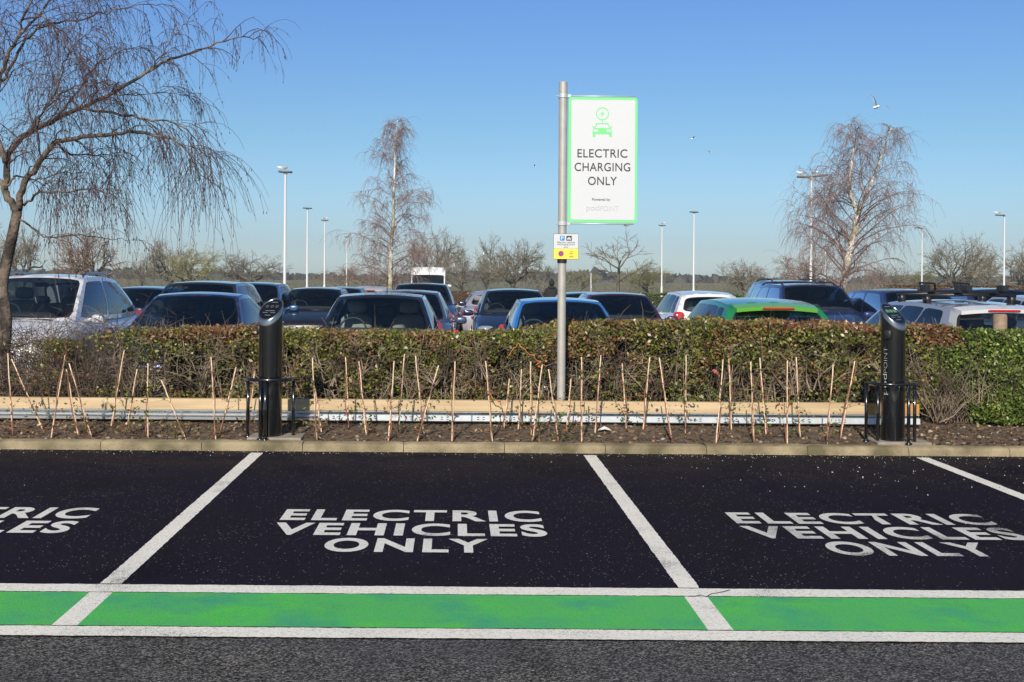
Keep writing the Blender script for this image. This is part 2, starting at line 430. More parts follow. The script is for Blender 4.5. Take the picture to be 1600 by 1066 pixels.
cp = [CP for CP in ((lambda u, v: (lambda bb: ((u-711+.00733*(v-431))/F*(CAMZ*F/bb), CAMZ*F/bb))(v-431-.00733*(u-711)))(u, v) for u, v in ((1076, 934), (1086, 934), (1096, 932), (1103, 935), (1112, 930), (1120, 929), (1130, 927), (1141, 924)))]
vs = [(x_, y_+.004, .0085) for x_, y_ in cp]+[(x_, y_-.004, .0085) for x_, y_ in cp]; n = len(cp)
b.add(vs, [(k, n+k, n+k+1, k+1) for k in range(n-1)]); struct(b.build('pavement_crack', M['trim'], smooth=False))
# kerb: stones with narrow joints
b = MB(); sl = .915; x = -14.3+.12
while x < 14:
    x0, x1 = x+.003, x+sl-.003
    dz = random.Random(int(x*100)).uniform(-.004, .004); H = .078+dz
    pr = [(11.0, -.05), (11.003, H-.03), (11.012, H-.01), (11.03, H), (11.15, H+.002), (11.15, -.05)]
    K = 22; n = len(pr); vs = []
    for k in range(K+1):
        xx = x0+(x1-x0)*k/K; e = .006*max(0, abs(k/K-.5)*2-.9)/.1
        for q, (y, z) in enumerate(pr):
            wgt = 1 if 0 < q < 5 else 0
            chip = max(0, mnoise.noise((xx*6, q*.3, 9))-.28)*.03*(q in (1, 2, 3))
            vs.append((xx, y+wgt*(.0035*mnoise.noise((xx*9, q*1.3, 2))+e)+chip, z+wgt*(.003*mnoise.noise((xx*8, q*1.7, 5))-e)-chip))
    b.add(vs, [(k*n+q, k*n+q+1, (k+1)*n+q+1, (k+1)*n+q) for k in range(K) for q in range(n-1)] + [tuple(range(n-1, -1, -1)), tuple(range(K*n, K*n+n))])
    x += sl
struct(b.build('kerb', M['kerb'], smooth=True, sharp=50))
# soil bed
def soil_z(x, y):
    t = min(max((y-11.15)/.25, 0), 1)
    return .055+.03*t+.03*(y-11.15)+.022*mnoise.noise((x*2.3, y*2.3, 0))*t+.012*mnoise.noise((x*9, y*9, 3))*t
b = MB(); xs = np.arange(-12, 12.01, .05); ys = np.arange(11.14, 13.6, .06)
vs = [(x, y, soil_z(x, y)) for y in ys for x in xs]; nx = len(xs)
b.add(vs, [(j*nx+i, j*nx+i+1, (j+1)*nx+i+1, (j+1)*nx+i) for j in range(len(ys)-1) for i in range(nx-1)])
struct(b.build('soil_bed', M['soil']))

# leaf litter and grit (uncountable)
rng = np.random.default_rng(5)
n = 9000
c = np.stack([rng.uniform(-7.5, 7.5, n), 11.18+rng.random(n)**1.1*1.3, np.zeros(n)], 1)
c = c[(c[:, 0] < -1.5) | (c[:, 0] > 4.4) | (rng.random(n) < .55)]
c[:, 2] = [soil_z(x, y)+.008 for x, y in c[:, :2]]
pal = np.array([(.16, .075, .035), (.22, .13, .07), (.10, .055, .03), (.30, .21, .13), (.06, .035, .025), (.34, .30, .24)])
cols = pal[rng.choice(6, len(c), p=[.2, .2, .2, .16, .14, .10])]*(.7+.6*rng.random((len(c), 1)))
tag(quads_obj('leaf_litter', leaf_quads(c, .038, rng, flat=.6, aspect=.6), 4, M['litter'], cols),
    'brown dead leaves scattered over the soil strip behind the kerb', 'leaf litter', kind='stuff')
n = 1500
y = 10.985-np.abs(rng.normal(0, .12, n)); x = rng.uniform(-7, 7, n)
n2 = 480
y = np.concatenate([y, 10.9-np.abs(rng.normal(0, 1.2, n2))]); x = np.concatenate([x, np.where(rng.random(n2) < .7, rng.normal(3.6, 1.3, n2), rng.normal(-5, 1.0, n2))])
k = (y > 6.4); x, y = x[k], y[k]
c = np.stack([x, y, np.full(len(x), .008)], 1)
pal = np.array([(.40, .38, .34), (.25, .22, .18), (.5, .48, .45), (.15, .11, .07)])
cols = pal[rng.integers(0, 4, len(c))]
tag(quads_obj('grit', leaf_quads(c, .010, rng, flat=.2, aspect=.8), 4, M['litter'], cols),
    'pale grit and crumbs swept along the foot of the kerb', 'grit', kind='stuff')

# ================================================================== BARRIER
RY = 12.15
t = thing('crash_barrier', 'low crash barrier of pale timber beam above galvanised steel rail in front of the hedge', 'crash barrier', (0, RY, .1))
XE = P(1436, 640, RY).x
def zpx(v): return P(711, v, RY).z
z_t, z_m, z_b = zpx(626), zpx(643.5), zpx(659)
b = MB(); x = -12.0; q = 0
XO = P(1352, 640, RY).x; seg = [-12, -8.4, -4.9, -2.15, 1.3, 3.3, XO]
for i in range(len(seg)-1):
    x0, x1 = seg[i]+.003, seg[i+1]-.003
    b.box(((x0+x1)/2, .035, (z_t+z_m)/2-.1+.002*(i % 2)), (x1-x0, .10, z_t-z_m-.002))
o = b.build('timber_beam', M['timber'], t, smooth=False, bevel=.006)
b = MB(); b.box(((XO+XE)/2+.003, .035, (z_t+z_m)/2-.1), (XE-XO-.006, .10, z_t-z_m-.002))
o = b.build('timber_beam', M['timbernew'], t, smooth=False, bevel=.006); o['label'] = 'orange newer end of the timber beam'
# steel rail: two shallow ridges with a groove and a top lip
b = MB(); hz = z_m-z_b
prof = [(.09, hz), (-.01, hz), (-.01, hz*.95), (.08, hz*.93), (.08, hz*.70), (-.02, hz*.62), (-.034, hz*.50), (.02, hz*.42), (.02, hz*.34), (-.034, hz*.26), (-.03, hz*.06), (-.01, 0), (.06, -.004)]
def railrun(x0, x1, pr):
    n = len(pr); vs = [(x0, y, z_b-.1+z) for y, z in pr]+[(x1, y, z_b-.1+z) for y, z in pr]
    b.add(vs, [(i, n+i, n+i+1, i+1) for i in range(n-1)], 2 if pr is prof else 0)
railrun(-12, -1.35, prof)
prof2 = [(.11, hz), (-.012, hz), (-.012, hz*.95), (.10, hz*.93), (.10, hz*.66), (-.03, hz*.66), (-.034, hz*.1), (-.02, 0), (.06, -.004)]
railrun(-1.347, XE, prof2)
x = -1.2
while x < XE-.1:      # punched slots, drawn in the rail's own mesh
    for dx in (0, .055):
        for zz in (.28, .5): b.box((x+dx, -.0345, z_b-.1+hz*zz), (.022, .003, .006), 1)
    x += .36
b.build('steel_rail', [M['steel'], M['blackmatt'], M['steelshiny']], t, smooth=False)
for px in (-40, 150, 345, 549, 760, 1010, 1280):
    X = P(px, 660, RY).x; b = MB()
    b.box((X, .14, .03), (.10, .10, .34)); b.build('post', M['timber'], t, smooth=False, bevel=.006)

# ================================================================== SIGN
SY = 12.36
base = P(876.5, 630, SY); top = P(881, 128, SY)
t = thing('charging_sign', 'tall grey pole with green-edged white sign reading ELECTRIC CHARGING ONLY', 'sign', (base.x, SY, .1))
lx = lambda p: p.x-base.x
b = MB(); h = top.z-.1; rp = .0425
b.lathe([(rp, -.05), (rp, h-.004), (rp-.004, h), (0, h)], 24)
b.build('pole', M['pole'], t, sharp=40)
# board
a0 = P(888.5, 152, SY); a1 = P(995, 349, SY)
bx0, bx1 = .055, .055+.70; bz1, bz0 = P(940, 152.5, SY).z-.1, P(940, 348, SY).z-.1
cx, cz, bw, bh = (bx0+bx1)/2, (bz0+bz1)/2, bx1-bx0, bz1-bz0
b = MB(); flat_poly(b, rrect(cx, cz, bw, bh, .035), -.010, .010)
b.build('green_board', M['signgreen'], t, smooth=False)
b = MB(); flat_poly(b, rrect(cx+.003, cz, bw-.052, bh-.054, .018), -.0125, -.0102)
wp = b.build('white_face', M['signwhite'], t, smooth=False)
for zz in (bz1+.012, bz0-.012):
    b = MB(); b.tube([(0, 0, zz), (bx1-.03, 0, zz)], .007, 8); b.build('support_arm', M['steel'], t)
    b = MB(); b.lathe([(rp+.001, -.02), (rp+.007, -.02), (rp+.007, .02), (rp+.001, .02)], 20, (0, 0, zz)); b.box((.058, 0, zz), (.04, .03, .03))
    b.tube([(-.07, 0, zz), (-.04, 0, zz)], .006, 6)
    b.build('clamp', M['steel'], t, sharp=40)
FX = Matrix.Rotation(R(90), 4, 'X')
px2 = SY/F
def onboard(u, v, dy=-.0145):
    p = P(u, v, SY); return Matrix.Translation((p.x-base.x, dy, p.z-.1)) @ FX
for body, u, v, wd, hg in (('ELECTRIC', 941, 240, 78, 13.2), ('CHARGING', 941, 261.3, 87, 13.2), ('ONLY', 941, 283, 45, 13.2)):
    text_mesh('lettering', body, onboard(u, v), wd*px2, hg*px2, M['signtext'], t, offset=.006, extrude=.0008, spacing=1.05)
text_mesh('lettering', 'Powered by', onboard(939, 312.5), 28*px2, 5.2*px2, M['signtext'], t, offset=.004, extrude=.0008)
text_mesh('lettering', 'pod', onboard(926, 326), 20*px2, 11*px2, M['signgrey'], t, offset=-.002, extrude=.0008)
text_mesh('lettering', 'POINT', onboard(952, 326), 29*px2, 7.5*px2, M['signgrey'], t, offset=-.012, extrude=.0008)
# pictogram: car front with a plug-bolt circle over it
b = MB(); pc = P(941, 178, SY); X, Z = pc.x-base.x, pc.z-.1; s = px2
def ring(cx, cz, r0, r1, y0, y1, n=28):
    vs = []
    for j in range(n):
        q = 2*math.pi*j/n
        for r, yy in ((r0, y0), (r1, y0), (r1, y1), (r0, y1)): vs.append((cx+r*math.cos(q), yy, cz+r*math.sin(q)))
    b.add(vs, [(4*j+k, 4*((j+1) % n)+k, 4*((j+1) % n)+(k+1) % 4, 4*j+(k+1) % 4) for j in range(n) for k in range(4)])
y0, y1 = -.0145, -.0122
ring(X, Z, 8.6*s, 10.2*s, y0, y1)
def pl(pts): flat_poly(b, [(X+x*s, Z-y*s) for x, y in pts], y0, y1)
pl([(1.6, -5), (-3.6, 1), (-.6, 1), (-1.6, 5), (3.6, -1), (.6, -1)])
pl([(-.8, 10.4), (.8, 10.4), (.8, 14.5), (-.8, 14.5)])
pl([(-9.6, 14.7), (9.6, 14.7), (10.2, 16.3), (-10.2, 16.3)])
pl([(-9.8, 16.5), (-8.2, 16.5), (-10.6, 22), (-12.4, 22)]); pl([(8.2, 16.5), (9.8, 16.5), (12.4, 22), (10.6, 22)])
pl([(-15.5, 19.6), (-12.8, 19.6), (-12.6, 21.6), (-14.8, 21.6)]); pl([(12.8, 19.6), (15.5, 19.6), (14.8, 21.6), (12.6, 21.6)])
pl([(-13, 22.2), (13, 22.2), (14.4, 24), (-14.4, 24)])
pl([(-14.6, 24.2), (-13.2, 24.2), (-13.2, 28), (-14.8, 28)]); pl([(13.2, 24.2), (14.6, 24.2), (14.8, 28), (13.2, 28)])
pl([(-6.5, 24.2), (6.5, 24.2), (6.5, 28), (-6.5, 28)])
pl([(-15, 28.2), (15, 28.2), (15, 32), (-15, 32)])
pl([(-15, 32.2), (-11, 32.2), (-11, 36), (-15, 36)]); pl([(11, 32.2), (15, 32.2), (15, 36), (11, 36)])
b.build('car_pictogram', M['signgreen'], t, smooth=False)

# small parking plate: fixed to the same pole, one rigid thing with it
p = P(883.5, 385.5, SY); X, Z = p.x-base.x, p.z-.1
wS, hS = 38*px2, 39*px2; yp = -.052
b = MB(); flat_poly(b, rrect(X, Z, wS+.006, hS+.006, .01), yp, yp+.004)
pf = b.build('parking_plate', M['signtext'], t, smooth=False)
hw = hS*.585
b = MB(); flat_poly(b, rrect(X, Z+hS/2-hw/2, wS, hw-.002, .004), yp-.002, yp-.0002); b.build('white_face', M['signwhite'], pf, smooth=False)
b = MB(); flat_poly(b, rrect(X, Z-hS/2+(hS-hw)/2, wS, hS-hw-.002, .004), yp-.002, yp-.0002); b.build('yellow_face', M['yellow'], pf, smooth=False)
def onplate(fx, fz, dy=-.0035): return Matrix.Translation((X+fx*wS, yp+dy, Z+fz*hS)) @ FX
b = MB(); flat_poly(b, rrect(X-.15*wS, Z+.33*hS, .2*wS, .2*wS, .004), yp-.0035, yp-.0022); b.build('blue_square', M['blue'], pf, smooth=False)
text_mesh('lettering', 'P', onplate(-.15, .33, -.0045), .11*wS, .145*wS, M['signwhite'], pf, offset=.02, extrude=.0006)
b = MB(); flat_poly(b, rrect(X+.13*wS, Z+.33*hS, .23*wS, .2*wS, .004), yp-.0035, yp-.0022); b.build('black_square', M['signtext'], pf, smooth=False)
b = MB(); q = wS*.01
for pts in ([(-8, -5), (7, -5), (7, 0), (-8, 0)], [(-5, .3), (4, .3), (2.5, 4), (-3.5, 4)], [(-7, -7), (-4, -7), (-4, -5.2), (-7, -5.2)], [(3, -7), (6, -7), (6, -5.2), (3, -5.2)], [(7.6, -3), (8.8, -3), (8.8, 6), (7.6, 6)]):
    flat_poly(b, [(X+.13*wS+x_*q, Z+.33*hS+z_*q) for x_, z_ in pts], yp-.0045, yp-.0037)
b.build('car_symbol', M['signwhite'], pf, smooth=False)
for body, fz, fw in (('Electric vehicle', .165, .72), ('recharging point', .075, .74), ('only', -.025, .18)):
    text_mesh('lettering', body, onplate(0, fz), fw*wS, .065*hS, M['signtext'], pf, extrude=.0006)
for body, fz, fw in (('At', -.20, .09), ('any', -.30, .15), ('time', -.395, .17)):
    text_mesh('lettering', body, onplate(.22, fz), fw*wS, .07*hS, M['signtext'], pf, offset=.01, extrude=.0006)
b = MB(); ring(X-.2*wS, Z-.285*hS, .088*wS, .115*wS, yp-.0036, yp-.0022)
flat_poly(b, [(X-.2*wS+wS*x_, Z-.285*hS+wS*z_) for x_, z_ in ((-.07, .05), (-.05, .07), (.07, -.05), (.05, -.07))], yp-.0042, yp-.0036)
b.build('red_roundel', M['red'], pf, smooth=False)
b = MB(); flat_poly(b, [(X-.2*wS+.0875*wS*math.cos(a), Z-.285*hS+.0875*wS*math.sin(a)) for a in np.linspace(0, 2*math.pi, 25)[:-1]], yp-.0034, yp-.0022)
b.build('blue_roundel', M['violet'], pf, smooth=False)
b = MB(); b.lathe([(rp+.001, -.02), (rp+.006, -.02), (rp+.006, .02), (rp+.001, .02)], 20, (0, 0, Z-hS/2-.02)); b.build('clamp', M['blackmatt'], t, sharp=40)

# ================================================================== CHARGERS
def charger(u, v_base, label, yaw, logo_side, hoop_yaw, lit):
    Yc = 11.31; p = P(u, v_base, Yc-.11)
    t = thing('charging_post', label, 'charging post', (p.x, Yc, .085), 0)
    Rr, Hh = .109, 1.292
    # body: cylinder cut by a slanted plane; the low side faces yaw (0 = to the camera, + = right)
    n = 48; tilt = R(42)
    dx, dy = math.sin(yaw), -math.cos(yaw)
    def ztop(q, r=Rr): return Hh - Rr*math.tan(tilt) - (math.cos(q)*dx+math.sin(q)*dy)*r*math.tan(tilt)
    vs = []
    qs = [2*math.pi*j/n for j in range(n)]
    for lev in range(2):
        for q in qs: vs.append((Rr*math.cos(q), Rr*math.sin(q), 0 if lev == 0 else ztop(q)-.045))
    b = MB(); b.add(vs, [(j, (j+1) % n, n+(j+1) % n, n+j) for j in range(n)])
    b.build('body', M['black'], t)
    # metal rim: collar following the slanted cut
    vs = []
    for r, dz in ((Rr+.0, -.058), (Rr+.005, -.054), (Rr+.006, -.006), (Rr+.001, .003), (Rr-.006, .003), (Rr-.008, -.004)):
        for q in qs: vs.append((r*math.cos(q), r*math.sin(q), ztop(q, r)+dz))
    b = MB(); b.add(vs, [(k*n+j, k*n+(j+1) % n, (k+1)*n+(j+1) % n, (k+1)*n+j) for k in range(5) for j in range(n)])
    b.build('rim', M['ring'], t, sharp=50)
    vs = [((Rr-.007)*math.cos(q), (Rr-.007)*math.sin(q), ztop(q, Rr-.007)-.003) for q in qs]
    b = MB(); b.add(vs, [tuple(range(n))]); pn = b.build('control_panel', M['black'], t, smooth=False)
    # local frame of the panel: ex across, ey up the slope
    en = Vector((dx*math.sin(tilt), dy*math.sin(tilt), math.cos(tilt)))
    ex = Vector((-dy, dx, 0)); ey = en.cross(ex)
    C = Vector((0, 0, Hh-Rr*math.tan(tilt)-.003))
    FM = Matrix(((ex.x, ey.x, en.x, C.x), (ex.y, ey.y, en.y, C.y), (ex.z, ey.z, en.z, C.z), (0, 0, 0, 1)))
    def flat(name, pts, m, h=.003):
        b = MB(); k = len(pts)
        vv = [FM @ Vector((x, y, 0)) for x, y in pts]+[FM @ Vector((x, y, h)) for x, y in pts]
        b.add(vv, [tuple(range(k, 2*k))]+[(i, (i+1) % k, k+(i+1) % k, k+i) for i in range(k)])
        return b.build(name, m, pn, smooth=False)
    for i in (-1, 0, 1):
        flat('socket_window', rrect(i*.052, .035, .04, .038, .008), M['trim'] if not lit else M['glassgreen'])
        b = MB(); q = [FM @ Vector((i*.052+.014*math.cos(a), .035+.014*math.sin(a), .004)) for a in np.linspace(0, 2*math.pi, 13)]
        b.tube(q, .0016, 4); b.build('socket_mark', M['legend'], pn)
    for (x, y, w_) in ((0, .095, .07), (0, -.02, .10), (-.04, -.045, .05), (.04, -.045, .05), (0, -.08, .06)):
        flat('panel_legend', rrect(x, y, w_, .006, .002), M['legend'], .0015)
    # socket flap on the left flank
    a = R(-90)+yaw+R(-75)
    b = MB(); b.rbox((Rr*math.cos(a), Rr*math.sin(a), 1.0), (.05, .07, .09), .5, rot=Matrix.Rotation(a, 3, 'Z')); b.build('socket', M['blackmatt'], t)
    # name up the left flank, reading from the bottom up
    if logo_side is not None:
        def wrap(name, body, zc, wid, hei, off):
            o = text_mesh(name, body, Matrix.Identity(4), wid, hei, M['signgrey'], None, offset=off, extrude=0)
            for vtx in o.data.vertices:
                x, y, _ = vtx.co; ang = logo_side + (-y)/Rr*-1*-1
                r = Rr+.0015; vtx.co = (r*math.sin(ang), -r*math.cos(ang), zc+x)
            o.parent = t
        wrap('lettering', 'pod', .54, .19, .056, -.012)
        wrap('lettering', 'POINT', .765, .235, .036, -.028)
    # tubular guard hoop standing round the front
    gt = thing('guard_hoop', 'black tubular guard hoop standing around the %s charging post' % ('left' if u < 700 else 'right'), 'guard rail', (p.x, Yc, .085), 0)
    rb = .016; zh = .545; b = MB()
    Wd = .212; pts = [(-Wd, .14), (-Wd, .06)] if hoop_yaw == 0 else [(-.235, .12), (-.225, .03)]
    arc = []
    for i in range(17):
        a = math.pi*(i/16)
        arc.append((-Wd*math.cos(a)*.98, -.17*math.sin(a)**.8))
    if hoop_yaw == 0:
        pth = [(-Wd*1.25, .09)]+[(-Wd, .03)]+arc[1:-1]+[(Wd, .03)]
    else:
        pth = [(-.235, .03)]+arc[2:-1]+[(.23, .0), (.30, .08)]
    b.tube([(x, y, zh) for x, y in pth], rb, 10); b.build('top_rail', M['black'], gt)
    legs = [(-Wd, .03), (Wd, .03), (-.065, -.165), (-.02, -.172)] if hoop_yaw == 0 else [(-.235, .03), (.09, -.16), (.16, -.12), (-.155, -.05)]
    for x, y in legs:
        b = MB(); b.tube([(x, y, -.02), (x, y, zh)], rb, 10); b.lathe([(.0, .014), (.032, .014), (.034, 0)], 12, (x, y, 0))
        b.build('leg', M['black'], gt)
    # concrete pad under it
    b = MB(); b.box((p.x+.06, Yc+.02, .08), (.50, .36, .045)); o = b.build('concrete_pad', M['pad'], smooth=False, bevel=.01)
    tag(o, 'thin concrete pad under the %s charging post' % ('left' if u < 700 else 'right'), 'concrete pad')
    return t
M['glassgreen'] = mat('socket_green', (.06, .22, .10), .3)
charger(419, 688, 'black cylindrical charging post at left with slanted control panel and no name on its flank', R(-22), None, 0, False)
charger(1401, 694, 'black cylindrical charging post at right with a pale name running up its flank', R(32), R(-56), 1, True)
#CUT1
# ================================================================== CARS
def lerp(a, b, t): return a+(b-a)*t
def catmull(ts, vals, t):
    n = len(ts)
    i = max(0, min(n-2, int(np.searchsorted(ts, t, side='right'))-1))
    t0, t1 = ts[i], ts[i+1]; h = t1-t0; s = (t-t0)/h
    def sl(k):
        if k == 0: return (vals[1]-vals[0])/(ts[1]-ts[0])
        if k == n-1: return (vals[-1]-vals[-2])/(ts[-1]-ts[-2])
        a = (vals[k]-vals[k-1])/(ts[k]-ts[k-1]); b = (vals[k+1]-vals[k])/(ts[k+1]-ts[k])
        return 0 if a*b <= 0 else 2*a*b/(a+b)
    m0, m1 = sl(i), sl(i+1)
    return ((2*s**3-3*s**2+1)*vals[i]+(s**3-2*s**2+s)*h*m0+(-2*s**3+3*s**2)*vals[i+1]+(s**3-s**2)*h*m1)
KIND = {   # L, half width, height, cowl y from nose, windscreen run, rear roof from tail, tail glass base from tail, cowl z, deck z, roof half width
    'hatch':  (4.00, .87, 1.46, 1.02, .80, .52, .12, .93, .98, .56),
    'small':  (3.60, .82, 1.48, .80, .80, .46, .10, .95, .98, .53),
    'suv':    (4.50, .93, 1.67, 1.15, .80, .55, .14, 1.06, 1.10, .62),
    'mpv':    (4.40, .91, 1.66, .98, 1.02, .85, .16, 1.08, 1.10, .60),
    'saloon': (4.55, .90, 1.44, 1.25, .88, 1.40, .62, .92, 1.00, .56),
    'coupe':  (4.30, .90, 1.33, 1.40, .90, 1.30, .50, .88, .95, .53),
    'estate': (4.60, .91, 1.46, 1.15, .85, .50, .12, .93, .98, .57),
    'van':    (5.30, .98, 2.20, .62, .80, .10, .02, 1.20, 1.30, .86),
}
def panel(S, u0, u1, v0, v1, ml, mr, mb_, mt, body, glass, n=5, p=7, seal=.035):
    """one opening: painted frame ring, black seal ring (both into body), glass grid (into glass)"""
    per = []
    for k in range(n): per.append((-1+2*k/n, -1))
    for k in range(n): per.append((1, -1+2*k/n))
    for k in range(n): per.append((1-2*k/n, 1))
    for k in range(n): per.append((-1, 1-2*k/n))
    N = len(per)
    cu, cv, hu, hv = (u0+ml+u1-mr)/2, (v0+mb_+v1-mt)/2, (u1-u0-ml-mr)/2, (v1-v0-mb_-mt)/2
    def rd(a, b):
        q = (abs(a)**p+abs(b)**p)**(1/p); return a/q, b/q
    outer = [S((u0+u1)/2+a*(u1-u0)/2, (v0+v1)/2+b*(v1-v0)/2) for a, b in per]
    inner = [S(cu+hu*a, cv+hv*b) for a, b in (rd(*q) for q in per)]
    ku, kv = max(.5, 1-seal/max(hu, .05)), max(.5, 1-seal/max(hv, .05))
    loops = [[S(cu+hu*ku*f*a, cv+hv*kv*f*b) for a, b in (rd(*q) for q in per)] for f in (1, .75, .5, .25)]
    ctr = S(cu, cv)
    quad = lambda A, B: [(A+i, A+(i+1) % N, B+(i+1) % N, B+i) for i in range(N)]
    body.add(outer+inner, quad(0, N), 0)
    body.add(inner+loops[0], quad(0, N), 1)
    vs = [x for l in loops for x in l]+[ctr]
    fs = quad(0, N)+quad(N, 2*N)+quad(2*N, 3*N)+[(3*N+i, 3*N+(i+1) % N, 4*N) for i in range(N)]
    glass.add(vs, fs, 0)
def make_car(label, kind, col, x, y, rear=False, yaw=0, at='roof', cat='car', name='parked_car', H=None, metal=.25, dark=True,
             rails=False, mirror=None, aerial=None, seat='seat', spoiler=False, group='cars parked beyond the hedge', interior=True, roofcol=None, lights=True):
    L, W, Hh, yc, wr, rr, tb, zc, zd, gr = KIND[kind]
    if H:
        k = H/Hh; zc, zd = zc*(1+(k-1)*.6), zd*(1+(k-1)*.6); Hh = H
    y_n = -L/2; y_c = y_n+yc; y_rf = y_c+wr; y_rr = L/2-rr; y_tb = L/2-tb
    rz = yaw+(math.pi if rear else 0)
    ref = y_rr if rear else y_rf        # local station that stands at (x, y)
    off = -ref if not rear else ref
    root = thing(name, label, cat, (x+math.sin(yaw)*-off*0, y+off, -.12), rz, group)
    pm = carpaint(col, metal); gm = M['glassdark'] if dark else M['glass']
    zr = Hh-.045
    # ---------- lower body
    van = kind == 'van'
    ys = [y_n, y_n+.05, y_n+.25, y_c-.5, y_c, 0 if y_c < -.3 else .1, y_tb-.35, y_tb, L/2-.03, L/2]
    ys = [y_n, y_n+.05, y_n+.28, (y_n+.28+y_c)/2, y_c, y_c+(y_tb-y_c)*.5, y_tb-.3, y_tb-.02, L/2-.04, L/2]
    ys = list(np.maximum.accumulate(np.array(ys)+np.arange(10)*1e-4))
    wf = [.66, .82, .93, .975, .99, 1.0, .985, .96, .92, .82]
    zt = [zc-.33, zc-.26, zc-.17, zc-.07, zc, (zc+zd)/2+.0, zd, zd-.005, zd-.09, zd-.2]
    zbm = [.34, .26, .2, .19, .19, .19, .2, .22, .27, .34]
    st = np.unique(np.concatenate([np.linspace(y_n, L/2, 26), np.array(ys)]))
    sec = [(0, 0, 0), (.8, 0, 0), (.955, .06, 0), (.99, .30, 0), (1.0, .58, 0), (.985, .80, 0), (.955, .90, 0), (.90, .965, 0), (.78, 1.0, .006), (.4, 1.0, .02), (0, 1.0, .028)]
    ring_ = []
    b = MB()
    for yy in st:
        wv = catmull(ys, wf, yy)*W; zv = catmull(ys, zt, yy); zb = catmull(ys, zbm, yy)
        half = [(wv*a, zb+(zv-zb)*h+cr) for a, h, cr in sec]
        loop = half+[(-a, h) for a, h in reversed(half[1:-1])]
        ring_.append([(a, yy, h) for a, h in loop])
    N = len(ring_[0]); vs = [p for r in ring_ for p in r]
    fs = [(i*N+j, i*N+(j+1) % N, (i+1)*N+(j+1) % N, (i+1)*N+j) for i in range(len(st)-1) for j in range(N)]
    fs += [tuple(range(N-1, -1, -1)), tuple(range((len(st)-1)*N, len(st)*N))]
    b.add(vs, fs, 0)
    # ---------- glasshouse surfaces
    xa0, xa1, xc0, xc1 = W*.865, gr, W*.86, gr*.98
    cr = .035; b0, b1 = .16, .08
    zA0 = zc-.03; zC0 = zd-.03
    def zroof(v): return zr+.035*math.sin(math.pi*min(1, v*.9+.05))-.035*v**2-(0.0055)
    zA1, zC1 = zroof(0), zroof(1)
    def Sw(u, v):
        return (u*lerp(xa0, xa1, v), lerp(y_c, y_rf, v)-lerp(b0, b1, v)*(1-u*u), lerp(zA0, zA1, v)+.03*math.sin(math.pi*v)+cr*(1-u*u)*v)
    def Sroof(u, v):
        return (u*lerp(xa1, xc1, v), lerp(y_rf, y_rr, v)-b1*(1-u*u)*(1-v)+.05*(1-u*u)*v, zroof(v)+cr*(1-u*u))
    def Sr(u, v):   # v 0 top -> 1 base
        return (u*lerp(xc1, xc0, v), lerp(y_rr, y_tb, v)+lerp(.05, .10, v)*(1-u*u), lerp(zC1, zC0, v)+.03*math.sin(math.pi*v)+cr*(1-u*u)*(1-v))
    def Ss(sg):
        def f(u, v):
            e = math.sin(math.pi*u)**.6 if 0 < u < 1 else 0
            xb = lerp(xa0, xc0, u)+e*W*.055; xt = lerp(xa1, xc1, u)+e*.02
            zb = lerp(zA0, zC0, u); zt_ = zroof(u)
            return (sg*(lerp(xb, xt, v)+.035*math.sin(math.pi*v)*e), lerp(lerp(y_c, y_tb, u), lerp(y_rf, y_rr, u), v), lerp(zb, zt_, v)+.03*math.sin(math.pi*v)*(1-e))
        return f
    glassroot = root
    g = MB(); panel(Sw, -1, 1, 0, 1, .06, .06, .10, .42 if van else .05, b, g, n=8, p=14, seal=.03); ws = g
    nu, nv = 12, 8
    vs = [Sroof(-1+2*i/nu, j/nv) for j in range(nv+1) for i in range(nu+1)]
    b.add(vs, [(j*(nu+1)+i, j*(nu+1)+i+1, (j+1)*(nu+1)+i+1, (j+1)*(nu+1)+i) for j in range(nv) for i in range(nu)], 2 if roofcol else 0)
    rg = MB()
    if van:
        vs = [Sr(-1+i/4, j/4) for j in range(5) for i in range(9)]
        b.add(vs, [(j*9+i, j*9+i+1, (j+1)*9+i+1, (j+1)*9+i) for j in range(4) for i in range(8)], 0)
    else:
        panel(Sr, -1, 1, 0, 1, .14, .14, .16, .14, b, rg, n=8, p=6, seal=.05)
    sides = []
    cuts = {'hatch': (0, .43, .80, 1), 'small': (0, .52, .86, 1), 'suv': (0, .40, .74, 1), 'mpv': (0, .42, .76, 1), 'saloon': (0, .44, .84, 1), 'coupe': (0, .58, .9, 1), 'estate': (0, .37, .68, 1), 'van': (0, .26, .62, 1)}[kind]
    for sg in (-1, 1):
        S = Ss(sg)
        for i in range(3):
            u0, u1 = cuts[i], cuts[i+1]
            if van and i > 0:
                vs = [S(lerp(u0, u1, a/3), c/4) for c in range(5) for a in range(4)]
                b.add(vs, [(c*4+a, c*4+a+1, (c+1)*4+a+1, (c+1)*4+a) for c in range(4) for a in range(3)], 0); continue
            gg = MB()
            ml = .045 if i == 0 else .005; mr = .005 if i < 2 else .07
            if i == 2 and kind in ('coupe', 'saloon'): mr = .05
            panel(S, u0, u1, 0, 1, ml, mr, .10, .10, b, gg, n=6, p=16 if i < 2 else 8, seal=.010)
            sides.append(gg)
    mats = [pm, M['trim']]+([carpaint(roofcol, metal)] if roofcol else [])
    b.build('body', mats, root, weld=.002, sharp=55)
    ws.build('windscreen', gm, root)
    if rg.v: rg.build('rear_window', gm, root)
    for gg in sides: gg.build('side_window', gm, root)
